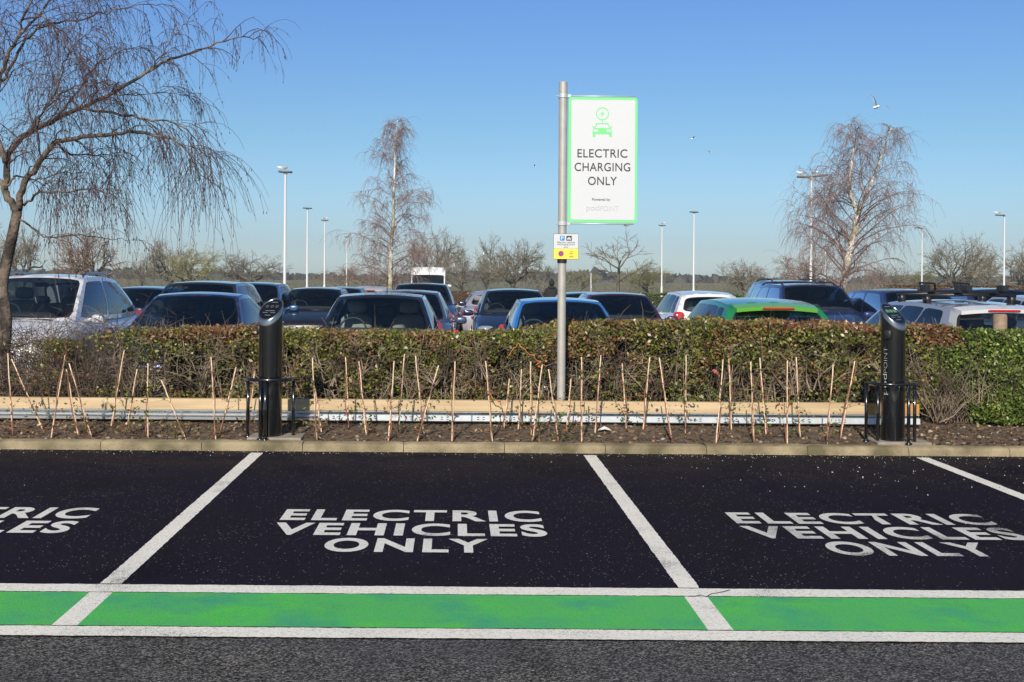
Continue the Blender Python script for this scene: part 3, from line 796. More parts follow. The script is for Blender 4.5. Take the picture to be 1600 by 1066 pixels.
    # ---------- interior
    if interior:
        b = MB(); n = 6
        xs = W*.84
        b.add([(-xs, y_c+.12, zc-.0), (xs, y_c+.12, zc-.0), (xs, y_tb-.15, zd+.01), (-xs, y_tb-.15, zd+.01)], [(0, 1, 2, 3)])
        b.rbox((0, y_c+.38, zc+.03), (W*1.62, .40, .14), .5)
        o = b.build('dashboard', M['interior'], root)
        for sx in (-1, 1):
            b = MB(); tl = Matrix.Rotation(R(-14), 3, 'X')
            b.rbox((sx*.36, y_c+1.28, zc+.0), (.46, .16, .52), .55, rot=tl); b.rbox((sx*.36, y_c+1.40, zc+.34), (.26, .10, .17), .6, rot=tl)
            b.build('seat', M[seat], root)
        b = MB(); yb = min(y_tb-.35, y_c+2.25)
        b.rbox((0, yb, zd-.04), (W*1.5, .16, .42), .5)
        for sx in (-1, 0, 1): b.rbox((sx*.42, yb+.06, zd+.20), (.24, .09, .13), .6)
        b.build('rear_seat', M['seat'], root)
        b = MB(); q = []
        for k in range(21):
            a = 2*math.pi*k/20; v = Matrix.Rotation(R(-25), 3, 'X') @ Vector((.18*math.cos(a), 0, .18*math.sin(a)))
            q.append((-.36+v.x, y_c+.72+v.y, zc+.05+v.z))
        b.tube(q, .014, 6, cap=False); b.box((-.36, y_c+.70, zc+.05), (.30, .03, .05)); b.build('steering_wheel', M['interior'], root)
        b = MB(); b.rbox((0, y_rf+.04, zr-.09), (.20, .03, .06), .5); b.build('rear_view_mirror', M['interior'], root)
    # ---------- door mirrors, lamps, plates, wheels
    mm = pm if mirror is None else carpaint(mirror, .1)
    for sx in (-1, 1):
        b = MB(); b.rbox((sx*(W+.10), y_c+.34, zc+.02), (.21, .11, .13), .6); b.tube([(sx*(W-.10), y_c+.36, zc-.01), (sx*(W+.04), y_c+.35, zc+.03)], .025, 6)
        b.build('door_mirror', mm, root)
        if lights:
            b = MB(); b.rbox((sx*W*.70, y_n+.20, zc-.27), (.36, .34, .15), .75, rot=Matrix.Rotation(-sx*R(28), 3, 'Z')); b.build('headlight', M['lens'], root)
            b = MB()
            if kind in ('suv', 'mpv', 'hatch', 'small', 'estate'): b.rbox((sx*W*.80, L/2-.13, zd-.09), (.24, .20, .28), .6)
            elif van: b.rbox((sx*W*.92, L/2-.04, 1.0), (.12, .10, .5), .5)
            else: b.rbox((sx*W*.74, L/2-.06, zd-.16), (.36, .16, .13), .6)
            b.build('tail_light', M['taillens'], root)
    if not van:
        for sx in (-1, 1):
            for f_ in ((.36, .68) if kind != 'coupe' else (.5,)):
                b = MB(); b.rbox((sx*W*.995, lerp(y_c, y_tb, f_)+.25, zc-.13), (.05, .20, .035), .6); b.build('door_handle', pm, root)
    b = MB(); b.rbox((0, y_n+.05, .52), (W*1.05, .14, .18), .3); b.build('grille', M['trim'], root)
    b = MB(); b.box((0, y_n-.03, .42), (.52, .012, .11)); b.build('number_plate', M['plate'], root, smooth=False)
    b = MB(); b.box((0, L/2+.012, .62), (.52, .012, .11)); b.build('number_plate', M['plateyellow'], root, smooth=False)
    for sy in (y_n+.80, L/2-.78):
        for sx in (-1, 1):
            b = MB(); xw = sx*(W-.10)
            b.lathe([(.0, -.10), (.27, -.11), (.315, -.09), (.32, 0), (.315, .09), (.27, .11), (0, .10)], 24, (xw, sy, .32), 'x')
            wh = b.build('wheel', M['tyre'], root, sharp=40)
            b = MB(); b.lathe([(0, sx*.125), (.06, sx*.125), (.09, sx*.112), (.19, sx*.118), (.205, sx*.10)], 20, (xw, sy, .32), 'x')
            for k in range(5):
                a = 2*math.pi*k/5; b.box((xw+sx*.118, sy+.13*math.cos(a), .32+.13*math.sin(a)), (.012, .03 , .16), rot=Matrix.Rotation(a+R(-90), 3, 'X'))
            b.build('rim', M['ring'], wh, sharp=40)
    if not van:
        b = MB()
        for sx in (-1, 1): b.tube([(sx*.62-.1, y_c-.03, zc+.015), (sx*.1-.3, y_c-.10, zc+.035)], .01, 5)
        b.build('wiper', M['blackmatt'], root)
    if rails:
        for sx in (-1, 1):
            b = MB(); q = [Sroof(sx*.90, v) for v in np.linspace(.06, .96, 9)]
            b.tube([(p[0], p[1], p[2]+(.05 if 0 < i < 8 else .0)) for i, p in enumerate(q)], .017, 8); b.build('roof_rail', M['trim'] if rails == 'black' else M['ring'], root)
    if aerial:
        b = MB(); q = Sroof(0, .93 if aerial == 'rear' else .12); b.tube([(0, q[1], q[2]-.01), (0, q[1]+(.10 if aerial == 'rear' else .04), q[2]+.26)], [.008, .005], 6); b.build('aerial', M['blackmatt'], root)
    if spoiler:
        b = MB(); nn = 10; vs = []
        for i in range(nn+1):
            u = -1+2*i/nn; p = Sroof(u*.93, 1.0); 
            vs += [(p[0], p[1]-.035, p[2]+.012), (p[0]*.97, p[1]+.17, p[2]-.030), (p[0]*.96, p[1]+.16, p[2]-.075), (p[0], p[1]-.02, p[2]-.06)]
        b.add(vs, [(4*i+k, 4*(i+1)+k, 4*(i+1)+(k+1) % 4, 4*i+(k+1) % 4) for i in range(nn) for k in range(4)]+[(0, 1, 2, 3), (4*nn+3, 4*nn+2, 4*nn+1, 4*nn)])
        sp = b.build('spoiler', pm if spoiler is True else carpaint(spoiler, .1), root, sharp=45)
        p = Sroof(0, 1); b = MB(); b.rbox((0, p[1]+.168, p[2]-.052), (.40, .012, .026), .3); b.build('brake_light', M['taillens'], sp)
    return root, dict(Sroof=Sroof, y_rf=y_rf, y_rr=y_rr, zr=zr, gr=gr, zc=zc, zd=zd, W=W, L=L, y_c=y_c, y_tb=y_tb)

NAVY = (.018, .022, .055); BLACK = (.012, .012, .016); DKBLUE = (.015, .03, .11)
# first row, noses or tails to the hedge
make_car('tall white car with silver roof rails behind the twiggy hedge at far left', 'mpv', (.66, .66, .70), -5.72, 16.8, H=1.69, rails=True, metal=.1)
make_car('dull violet-blue car facing the hedge between the white car and the left charging post', 'saloon', (.07, .075, .17), -3.50, 16.5, H=1.46, metal=.4)
make_car('dark navy hatchback with red door mirrors and roof aerial facing the hedge', 'hatch', (.012, .014, .032), -1.0, 16.3, H=1.47, mirror=(.50, .02, .03), dark=False, aerial='rear', seat='seatpale')
make_car('bright blue small hatchback facing the hedge behind the sign pole', 'small', (.025, .16, .50), 1.42, 16.3, H=1.42, metal=.2, dark=False)
make_car('green hatchback with lime spoiler and its tail to the hedge', 'hatch', (.015, .20, .07), 3.92, 14.95, rear=True, H=1.45, metal=.2, spoiler=(.13, .42, .05), dark=True)
rt, q = make_car('silver-grey estate car with black roof bars behind the right charging post', 'estate', (.34, .35, .38), 6.66, 14.95, rear=True, H=1.44, metal=.3, spoiler=(.72, .72, .72))
# black roof bars and carrier trays, bolted to the roof
b = MB(); S = q['Sroof']
rk = None
for v in (.20, .62):
    b = MB(); a = S(-1, v); c = S(1, v); zz = S(0, v)[2]+.075
    b.tube([(a[0]-.04, a[1], zz-.01), (0, a[1], zz+.006), (c[0]+.04, c[1], zz-.01)], .022, 8)
    for p in (a, c): b.rbox((p[0]*.97, p[1], p[2]+.045), (.09, .13, .11), .5)
    rk = b.build('roof_bar', M['trim'], rt)
b = MB(); z = S(0, .4)[2]+.11
for xx in (-.30, .16):
    b.box((xx, S(0, .4)[1], z), (.10, 1.45, .03)); b.box((xx, S(0, .15)[1], z+.05), (.07, .16, .07)); b.box((xx, S(0, .75)[1], z+.05), (.07, .2, .07))
    b.tube([(xx, S(0, .3)[1], z), (xx+.05, S(0, .35)[1], z+.10), (xx+.3, S(0, .4)[1], z+.11), (xx+.36, S(0, .5)[1], z+.02)], .014, 6)
b.build('carrier_tray', M['trim'], rt, smooth=False)
# second and third rows
make_car('small blue car mostly hidden behind the white car at far left', 'hatch', (.03, .07, .20), -6.25, 24.3, H=1.45)
make_car('tall dark car with pale roof edge behind the violet-blue car', 'suv', (.03, .03, .05), -4.62, 22.2, H=1.58, metal=.4)
make_car('mid-blue car showing one corner beyond the tall dark car', 'hatch', (.04, .10, .24), -4.55, 27.5, H=1.53)
make_car('black hatchback with wide windscreen facing the camera beyond the left charging post', 'hatch', BLACK, -3.2, 28, H=1.42)
make_car('blue car of which only a strip of roof shows beside the black hatchback', 'hatch', (.05, .10, .26), -3.15, 33.5, H=1.38)
make_car('white hatchback far back with red brake light under its roof edge', 'hatch', (.62, .62, .62), -2.62, 37, rear=True, H=1.36, spoiler=True)
make_car('slate-blue car with bright headlamp half hidden by the navy hatchback', 'hatch', (.055, .07, .14), -.86, 21.6, H=1.45)
make_car('dark navy car with high roof between the slate-blue car and the white van', 'suv', NAVY, -.84, 31, H=1.52)
make_car('silver coupe seen from behind with red tail lamp', 'coupe', (.38, .37, .42), 1.02, 31.5, rear=True, H=1.33, dark=False)
make_car('dark blue hatchback facing the camera between silver coupe and bright blue car', 'hatch', (.012, .018, .055), 1.25, 26, H=1.44)
make_car('dark blue car of which a strip of roof shows right of the sign pole', 'hatch', (.02, .04, .10), 3.0, 27.5, H=1.36)
make_car('purple car with dark windscreen facing the camera right of the sign pole', 'hatch', (.07, .018, .06), 3.12, 23.3, H=1.41)
make_car('white hatchback seen from behind with red lamp above the hedge', 'hatch', (.66, .66, .66), 5.32, 25.5, rear=True, H=1.42, metal=0)
make_car('dark navy car with tall bonnet facing the camera behind the green hatchback', 'suv', (.016, .024, .085), 7.55, 25.8, H=1.60, rails='black')
make_car('blue-grey car with roof rails showing above the tall navy car', 'suv', (.06, .08, .16), 8.95, 32, H=1.66, rails='black')
make_car('deep blue car facing the camera just left of the right charging post', 'suv', (.018, .035, .13), 9.05, 24, H=1.51)
make_car('very dark car behind the roof bars of the silver-grey estate car', 'suv', (.02, .025, .06), 11.6, 26, H=1.53)
make_car('silver car cut by the right edge of the photo', 'hatch', (.40, .41, .44), 11.15, 22.3, rear=True, H=1.42)
make_car('white van with high roof and dark windscreen far back in the car park', 'van', (.74, .74, .73), -1.36, 62, H=2.16, cat='van', name='parked_van', metal=0, group=None, interior=False)

# ================================================================== PERSON
def person(label, x, y, h):
    k = h/1.75
    J = [(0, 0, .95, .15), (0, .0, 1.18, .15), (0, .01, 1.38, .165), (0, 0, 1.50, .075), (0, -.01, 1.60, .085), (0, -.015, 1.70, .08)]
    E = [(0, 1), (1, 2), (2, 3), (3, 4), (4, 5)]
    def ch(par, pts):
        i = par
        for p in pts: J.append(p); E.append((i, len(J)-1)); i = len(J)-1
    for s in (-1, 1):
        ch(2, [(s*.19, .0, 1.40, .075), (s*.245, .02, 1.12, .06), (s*.22, -.10, .90, .045), (s*.205, -.14, .82, .04)])
        ch(0, [(s*.10, 0, .86, .105), (s*.11, -.02-.06*s, .48, .07), (s*.11, .03-.1*s, .09, .05), (s*.12, -.12-.1*s, .04, .04)])
    me = bpy.data.meshes.new('body'); me.from_pydata([(a*k, b_*k, c*k) for a, b_, c, r in J], E, [])
    o = bpy.data.objects.new('body', me); COL.objects.link(o)
    o.modifiers.new('skin', 'SKIN')
    for i, q in enumerate(J): me.skin_vertices[0].data[i].radius = (q[3]*k, q[3]*k*.85)
    me.skin_vertices[0].data[0].use_root = True
    sb = o.modifiers.new('sub', 'SUBSURF'); sb.levels = sb.render_levels = 2
    dg = bpy.context.evaluated_depsgraph_get(); dg.update()
    nm = bpy.data.meshes.new_from_object(o.evaluated_get(dg)); bpy.data.objects.remove(o)
    nm.materials.append(M['cloth']); nm.polygons.foreach_set('use_smooth', [True]*len(nm.polygons))
    root = thing('person', label, 'person', (x, y, -.12), math.pi)
    o = bpy.data.objects.new('body', nm); COL.objects.link(o); o.parent = root
    b = MB(); b.rbox((0, -.06*k, 1.63*k), (.14*k, .10*k, .19*k), .8); b.rbox((0, -.115*k, 1.62*k), (.03, .04, .045), .8); b.build('face', M['skin'], root)
    b = MB(); b.rbox((0, .01, 1.67*k), (.23*k, .26*k, .26*k), .85); b.rbox((0, .01, 1.81*k), (.09*k, .09*k, .08*k), 1); b.rbox((0, .03, 1.47*k), (.34*k, .26*k, .14*k), .9); b.build('bobble_hat', M['cloth'], root)
    b = MB(); b.rbox((0, .0, 1.08*k), (.50*k, .34*k, .78*k), .6); b.build('coat', M['cloth'], root)
    b = MB(); b.rbox((.34*k, .05, .98*k), (.22*k, .30*k, .42*k), .6); b.tube([(.30*k, .05, 1.18*k), (.24*k, .02, 1.42*k)], .02, 6); b.build('bag', M['cloth'], root)
    return root
pp = P(862, 440, 44)
person('person in black coat and bobble hat walking between the far parked cars', pp.x, 44, 1.56)
#CUT2
# ================================================================== HEDGE
def smooth(t): t = np.clip(t, 0, 1); return t*t*(3-2*t)
uu = [-200, 0, 100, 190, 300, 420, 480, 560, 640, 720, 800, 860, 880, 940, 1040, 1120, 1200, 1290, 1380, 1440, 1500, 1560, 1700]
vv = [530, 530, 532, 516, 512, 512, 516, 518, 520, 521, 517, 512, 503, 503, 502, 501, 502, 504, 509, 509, 511, 512, 512]
hx = np.array([P(a, b_, 12.95).x for a, b_ in zip(uu, vv)]); hz_ = np.array([P(a, b_, 12.95).z for a, b_ in zip(uu, vv)])
def htop(x): return np.interp(x, hx, hz_)
def ux(u, Y=12.7): return P(u, 560, Y).x
rng = np.random.default_rng(11)
def nz(a, b_, c, s): return np.array([mnoise.noise((p*s, q*s, r*s)) for p, q, r in zip(a, b_, c)])
X0, XT, X1 = -7.2, ux(195), ux(1690)
def hedge_leaves(n, x0, x1, yfront, yback, zlow, rng, low_keep=.5, size=.038):
    x = rng.uniform(x0, x1, n); k = rng.random(n)
    zt = htop(x)
    fr = k < .5; tp = (k >= .5) & (k < .74)
    y = np.where(fr, yfront+np.abs(rng.normal(0, .10, n)), rng.uniform(yfront, yback, n))
    z = np.where(tp, zt-np.abs(rng.normal(0, .07, n)), zlow+(zt-zlow)*rng.random(n))
    bul = nz(x, z, np.zeros(n), 1.9)
    y = y+bul*.10+.10*smooth((z-zt+.12)/.12)*fr
    z = z+nz(x, y, np.ones(n), 3.1)*.045+nz(x, y, np.ones(n)*4, 9)*.025
    hole = nz(x, z, np.full(n, 7.7), 2.6)+.5*nz(x, z, np.full(n, 1.2), 7)
    rel = (z-zlow)/(zt-zlow)
    keep = rng.random(n) < np.where(rel < .55, low_keep+(1-low_keep)*smooth((rel-.2)/.4), 1)
    keep &= ~((hole < -.12) & (rel < .78) & (rng.random(n) < .85))
    return np.stack([x, y, z], 1)[keep], rel[keep]
def leaf_cols(c, rel, rng, brown):
    n = len(c)
    pal = np.array([(.13, .165, .028), (.19, .21, .038), (.065, .09, .02), (.29, .29, .06), (.28, .24, .08), (.14, .11, .045)])
    col = pal[rng.choice(6, n, p=[.27, .25, .16, .14, .08, .10])]
    bpal = np.array([(.30, .14, .06), (.22, .10, .045), (.38, .22, .11), (.16, .09, .05)])
    bc = bpal[rng.integers(0, 4, n)]
    f = nz(c[:, 0], c[:, 1], c[:, 2], 2.3)+.6*nz(c[:, 0], c[:, 2], c[:, 1], 6)
    isb = rng.random(n) < np.clip(brown(c[:, 0], c[:, 2], rel)+f*.55, 0, .95)
    col = np.where(isb[:, None], bc, col)
    return col*(.60+.62*rng.random((n, 1)))
UB = [(200, 430, .52, .16), (490, 570, .50, .12), (620, 700, .25, .12), (870, 1000, .40, .40), (1000, 1180, .20, .30), (1180, 1380, .72, .12), (1432, 1500, .85, .22)]
def brown(x, z, rel):
    r = np.full(len(x), .15); zt = htop(x)
    for a, b_, s, dpt in UB:
        xa, xb = ux(a), ux(b_)
        r = r + s*smooth((x-xa)/.15)*smooth((xb-x)/.15)*smooth((z-(zt-dpt))/.06)
    return r
hd = thing('clipped_hedge', 'long clipped hedge of olive and russet leaves behind the timber crash barrier', 'hedge', (0, 0, 0))
c, rel = hedge_leaves(125000, ux(140), ux(1500), 12.62, 13.5, .26, rng, .42)
tk_ = np.clip((c[:, 0]-ux(140))/(ux(330)-ux(140)), 0, 1); k = rng.random(len(c)) < tk_**.7*(1-.3*(tk_ < 1))+.9*(tk_ > .99); c, rel = c[k], rel[k]
tag(quads_obj('foliage', leaf_quads(c, .040, rng, aspect=.6), 4, M['leaf'], leaf_cols(c, rel, rng, brown), hd), None, None)
ni = 70000   # brown inner leaves, coloured dark to paint the shade of the hedge gaps
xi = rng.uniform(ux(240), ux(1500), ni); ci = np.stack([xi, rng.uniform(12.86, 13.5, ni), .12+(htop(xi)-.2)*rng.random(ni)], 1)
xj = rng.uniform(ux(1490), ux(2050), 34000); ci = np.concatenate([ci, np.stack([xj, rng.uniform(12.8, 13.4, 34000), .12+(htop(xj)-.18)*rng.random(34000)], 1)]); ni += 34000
dead = np.array([(.035, .028, .016), (.05, .036, .02), (.025, .026, .012)])[rng.integers(0, 3, ni)]  # very dark browns: gap shade put into the leaf colour
quads_obj('shade_dark_leaves', leaf_quads(ci, .05, rng, aspect=.6), 4, M['litter'], dead, hd)
# stems and twigs
rr_ = random.Random(4)
def twig(b, p, d, L, r, k=4, wob=.25, n=3, droop=0.0):
    p = Vector(p); d = Vector(d).normalized(); pts = [p.copy()]; rad = [r]
    for i in range(k):
        d = (d + Vector((rr_.gauss(0, wob), rr_.gauss(0, wob), rr_.gauss(0, wob)-droop))).normalized()
        p = p + d*(L/k); pts.append(p.copy()); rad.append(r*(1-.7*(i+1)/k))
    b.tube(pts, rad, n, cap=False); return pts
b = MB()
for i in range(480):
    x = rr_.uniform(XT, ux(1500)); y = 12.66+abs(rr_.gauss(0, .16))
    q = twig(b, (x, y, soil_z(x, 13)), (rr_.gauss(0, .16), rr_.gauss(-.02, .08), 1), rr_.uniform(.5, .95), rr_.uniform(.004, .010), 5, .13, 4)
    for k in range(2):
        s = rr_.choice(q[1:]); twig(b, s, (rr_.gauss(0, 1), rr_.gauss(-.3, .5), rr_.uniform(-.1, .9)), rr_.uniform(.15, .45), .0035, 3, .3)
for i in range(2000):
    x = rr_.uniform(XT, ux(1500)); zt = float(htop(x)); z = rr_.uniform(.3, zt-.05)
    twig(b, (x, 12.66+rr_.gauss(0, .08), z), (rr_.gauss(0, 1), rr_.gauss(-.35, .4), rr_.gauss(.4, .6)), rr_.uniform(.08, .34), rr_.uniform(.002, .004), 3, .3)
for i in range(700):       # shoots standing proud of the clipped top
    x = rr_.uniform(XT, ux(1500)); zt = float(htop(x))
    twig(b, (x, rr_.uniform(12.7, 13.4), zt-.08), (rr_.gauss(0, .35), rr_.gauss(0, .35), 1), rr_.uniform(.08, .17), .0022, 3, .25)
# bare twiggy stretch at the left end
for k in range(26):      # clumps of bare pale branches where the leaf has died back
    x = rr_.uniform(XT, ux(1500)) if k > 7 else (ux(520), ux(505), ux(650), ux(672), ux(850), ux(1230), ux(1375), ux(590))[k]
    zb_ = rr_.uniform(.45, .8)
    q = [twig(b, (x+rr_.gauss(0, .05), 12.57, zb_-.25), (rr_.gauss(0, .5), rr_.gauss(-.05, .1), 1), rr_.uniform(.25, .45), .0085, 4, .22, 5) for _ in range(4)]
    for q_ in q:
        for _ in range(4): twig(b, rr_.choice(q_[1:]), (rr_.gauss(0, .8), rr_.gauss(-.15, .3), rr_.uniform(.2, 1)), rr_.uniform(.1, .28), .004, 3, .3, 4)
b.build('twigs', M['twig'], hd)
th = thing('twiggy_hedge', 'thin bare tangled end of the hedge at left with the white car showing through', 'hedge', (0, 0, 0))
b = MB()
for i in range(640):
    x = rr_.uniform(X0, XT+.15); y = rr_.uniform(12.6, 13.4)
    q = twig(b, (x, y, soil_z(x, 13)), (rr_.gauss(0, .28), rr_.gauss(0, .15), 1), rr_.uniform(.5, 1.08), rr_.uniform(.004, .009), 6, .18, 4)
    for k in range(7):
        s = rr_.choice(q[1:]); q2 = twig(b, s, (rr_.gauss(0, 1), rr_.gauss(0, .5), rr_.uniform(-.2, .8)), rr_.uniform(.15, .5), .0034, 4, .35)
        if k < 4: twig(b, q2[-2], (rr_.gauss(0, 1), rr_.gauss(0, .5), rr_.uniform(-.2, .8)), rr_.uniform(.1, .25), .002, 3, .35)
M['darktwig'] = mat('dark_twig', (.06, .04, .034), .85, var=(3, (.17, .125, .09), .15))
b.build('twigs', M['darktwig'], th)
c, rel = hedge_leaves(40000, X0, XT+.3, 12.60, 13.4, .16, rng, .8, .036)
f = nz(c[:, 0], c[:, 2], c[:, 1]*.3, 2.2)
k = rng.random(len(c)) < np.clip(.62-.62*rel+f*1.5, .05, 1); c, rel = c[k], rel[k]
quads_obj('foliage', leaf_quads(c, .034, rng, aspect=.55), 4, M['leaf'], leaf_cols(c, rel, rng, lambda x, z, r: np.full(len(x), .15)), th)
# green shrub bulging at the right end, leafy to the ground
sh = thing('laurel_shrub', 'glossy green leafy shrub filling the right end of the hedge down to the soil', 'shrub', (0, 0, 0))
n = 98000
x = rng.uniform(ux(1452), ux(2050), n); zt = htop(x); z = .14+(zt-.14)*rng.random(n)**.9
q = smooth((x-ux(1452))/(ux(1530)-ux(1452)))
yf = 12.66-.45*q*(1-((z-.35)/.9)**2*.5)+.10*nz(x, z, np.zeros(n), 3)+.05*nz(x, z, np.ones(n), 8)
y = yf+np.abs(rng.normal(0, .16, n))
hole = nz(x, z, np.full(n, 3.3), 3.5)
k = (rng.random(n) < np.clip(.25+q+(z-.3)*.9, 0, 1)) & ~((hole < -.25) & (rng.random(n) < .7)); c = np.stack([x, y, z], 1)[k]
pal = np.array([(.10, .155, .024), (.15, .21, .034), (.06, .095, .02), (.24, .29, .055), (.19, .155, .06)])
cols = pal[rng.choice(5, len(c), p=[.32, .28, .2, .12, .08])]*(.75+.5*rng.random((len(c), 1)))
isb = (rng.random(len(c)) < np.clip(brown(c[:, 0], c[:, 2], None)-.15, 0, 1)); cols[isb] = (.19, .10, .05)
quads_obj('foliage', leaf_quads(c, .042, rng, aspect=.5), 4, M['leaf'], cols, sh)
b = MB()
for i in range(420):
    x = rr_.uniform(ux(1445), ux(1600)); twig(b, (x, rr_.uniform(12.35, 12.7), .14), (rr_.gauss(.1, .45), rr_.gauss(-.1, .2), 1), rr_.uniform(.3, .9), rr_.uniform(.003, .008), 5, .2, 4)
b.build('twigs', M['twig'], sh)
# weathered post standing in the hedge
p = P(1550, 490, 12.85); b = MB()
b.lathe([(.068, 0), (.07, p.z-.12), (.06, p.z-.10), (0, p.z-.098)], 12, (0, 0, 0)); o = b.build('wooden_post', M['stump'], sharp=40); o.location = (p.x, 12.66, .1)
tag(o, 'weathered round wooden post top standing out of the hedge at right', 'post')

# ================================================================== SAPLINGS ON CANES
CAN = [(12,552,20,675),(18,561,66,668),(102,555,80,679),(104,577,122,674),(108,568,144,680),(194,547,174,664),(214,577,197,674),(231,568,231,677),(252,594,290,682),(330,558,337,685),(369,574,344,674),(398,579,388,668),
 (488,559,495,685),(492,607,502,672),(540,558,545,668),(561,565,572,676),(616,564,607,686),(632,553,622,674),(649,556,661,670),(685,571,652,686),(711,565,706,682),(759,564,769,689),(796,592,787,670),(815,577,810,668),(829,565,830,677),(847,570,832,689),(857,577,873,688),(892,592,885,674),(909,558,909,686),(939,555,930,674),(972,568,979,670),(1015,558,1005,671),(1030,559,1050,686),(1072,555,1071,674),
 (1130,562,1119,689),(1139,558,1143,671),(1173,565,1178,691),(1187,559,1197,677),(1230,564,1230,689),(1244,558,1250,680),(1302,570,1292,692),(1336,564,1313,682)]
ORD = ['first','second','third','fourth','fifth','sixth','seventh','eighth','ninth','tenth','eleventh','twelfth','thirteenth','fourteenth','fifteenth']
sap_rng = np.random.default_rng(21)
srt = sorted(range(len(CAN)), key=lambda i: CAN[i][2])
leftn = [i for i in srt if CAN[i][2] < 400]; midn = [i for i in srt if 400 < CAN[i][2] < 880]; rightn = [i for i in srt if CAN[i][2] >= 880]
for i, (ua, va, ub_, vb) in enumerate(CAN):
    bb = vb-431+.00733*(711-ub_)
    Yb = min(12.0, max(11.25, F*(CAMZ-.115)/bb)); p0 = P(ub_, vb, Yb)
    p0.z = soil_z(p0.x, Yb)
    Yt = Yb+sap_rng.uniform(-.03, .12); p1 = P(ua, va, Yt)
    lean = 'leaning left' if ua < ub_-7 else ('leaning right' if ua > ub_+7 else 'nearly upright')
    if i in leftn: lab = '%s cane sapling from the left edge of the soil strip, %s' % (ORD[leftn.index(i)], lean)
    elif i in midn: lab = '%s cane sapling from the left charging post, counting towards the sign pole, %s' % (ORD[midn.index(i)], lean)
    else: lab = '%s cane sapling right of the sign pole, counting towards the right charging post, %s' % (ORD[rightn.index(i)], lean)
    t = thing('cane_sapling', lab, 'sapling', (p0.x, p0.y, p0.z), 0, 'young saplings tied to bamboo canes in front of the barrier')
    d = p1-p0; b = MB(); kk = 7
    side = Vector((1, 0, 0))
    b.tube([d*(-.03)]+[d*(j/kk)+Vector((math.sin(j*2.1+i)*.002, 0, 0)) for j in range(kk+1)], [.0072-.0016*j/(kk+1) for j in range(kk+2)], 6)
    b.build('cane', M['cane'], t)
    b = MB(); rr_.seed(i*7+1)
    q = []; st_h = rr_.uniform(.62, 1.05); ph = rr_.uniform(0, 6)
    for j in range(9):
        f = j/8*st_h
        q.append(d*f+Vector((.014*math.cos(ph+f*5)+.004*rr_.gauss(0, 1), -.013+.004*rr_.gauss(0, 1), 0)))
    b.tube(q, [.0062*(1-.6*j/8) for j in range(9)], 5)
    cen = []
    for j in range(rr_.randint(5, 12)):
        s = q[rr_.randint(1, 8)]
        tw = twig(b, s, (rr_.gauss(0, 1), rr_.gauss(-.2, .5), rr_.uniform(.1, .8)), rr_.uniform(.06, .20), .0022, 3, .25)
        for _ in range(rr_.randint(2, 6)): cen.append(rr_.choice(tw[1:])+Vector((rr_.gauss(0, .012), rr_.gauss(0, .012), rr_.gauss(0, .012))))
    if rr_.random() < .6:
        for _ in range(rr_.randint(15, 45)): cen.append(d*rr_.uniform(.05, .38)+Vector((rr_.gauss(0, .06), rr_.gauss(-.02, .04), 0)))
    b.build('stem', M['stem'], t)
    cc = np.array([tuple(x) for x in cen]) if cen else np.zeros((1, 3))
    pal = np.array([(.10, .15, .03), (.16, .20, .045), (.22, .09, .045), (.07, .11, .03)])
    quads_obj('leaves', leaf_quads(cc, .034, sap_rng, aspect=.55), 4, M['leaf'], pal[sap_rng.integers(0, 4, len(cc))], t)

# ================================================================== ODDS AND ENDS
def rope(name, pts, label):
    b = MB(); q = [P(u, v, Y) for u, v, Y in pts]; out = []
    for i in range(len(q)-1):
        for k in range(4): out.append(q[i].lerp(q[i+1], k/4)+Vector((rr_.gauss(0, .004), rr_.gauss(0, .006), rr_.gauss(0, .004))))
    out.append(q[-1]); b.tube(out, .005, 6); o = b.build(name, M['rope']); tag(o, label, 'twine')
rope('orange_twine', [(795, 556, 12.5), (802, 545, 12.47), (810, 538, 12.45), (818, 545, 12.42), (826, 553, 12.45), (834, 556, 12.42), (838, 563, 12.45), (846, 566, 12.43), (838, 570, 12.46), (846, 576, 12.47)], 'frayed orange twine tangled high in the hedge left of the sign pole')
rope('orange_twine', [(764, 612, 12.2), (767, 618, 12.1), (772, 625, 12.04), (780, 627, 12.02), (783, 633, 12.02), (784, 640, 12.02)], 'orange twine loop drooping over the timber beam below the hedge')
b = MB(); p = P(945, 672, 11.75); rr_.seed(3)
q = [(rr_.uniform(-.06, .06), rr_.uniform(-.05, .05), rr_.uniform(0, .04)) for _ in range(14)]
b.add([(-.07, -.03, .01), (-.01, -.05, .025), (.06, -.02, .008), (.05, .04, .02), (0, .03, .045), (-.06, .04, .012)], [(0, 1, 4, 5), (1, 2, 3, 4)])
o = b.build('paper_scrap', M['litterwhite'], smooth=False); o.location = (p.x, 11.75, soil_z(p.x, 11.75)+.004); tag(o, 'crumpled white paper scrap lying on the soil right of the sign pole', 'litter')
b = MB(); p = P(1118, 581, 12.56); b.rbox((0, 0, 0), (.035, .02, .045), .9, rot=Matrix.Rotation(.5, 3, 'Y')); b.rbox((-.02, 0, .014), (.035, .02, .02), .8, rot=Matrix.Rotation(-.6, 3, 'Y')); b.rbox((.018, .01, -.016), (.022, .02, .035), .8)
o = b.build('pink_wrapper', M['pink']); o.location = p; tag(o, 'small crumpled pink wrapper caught in the front of the hedge', 'litter')

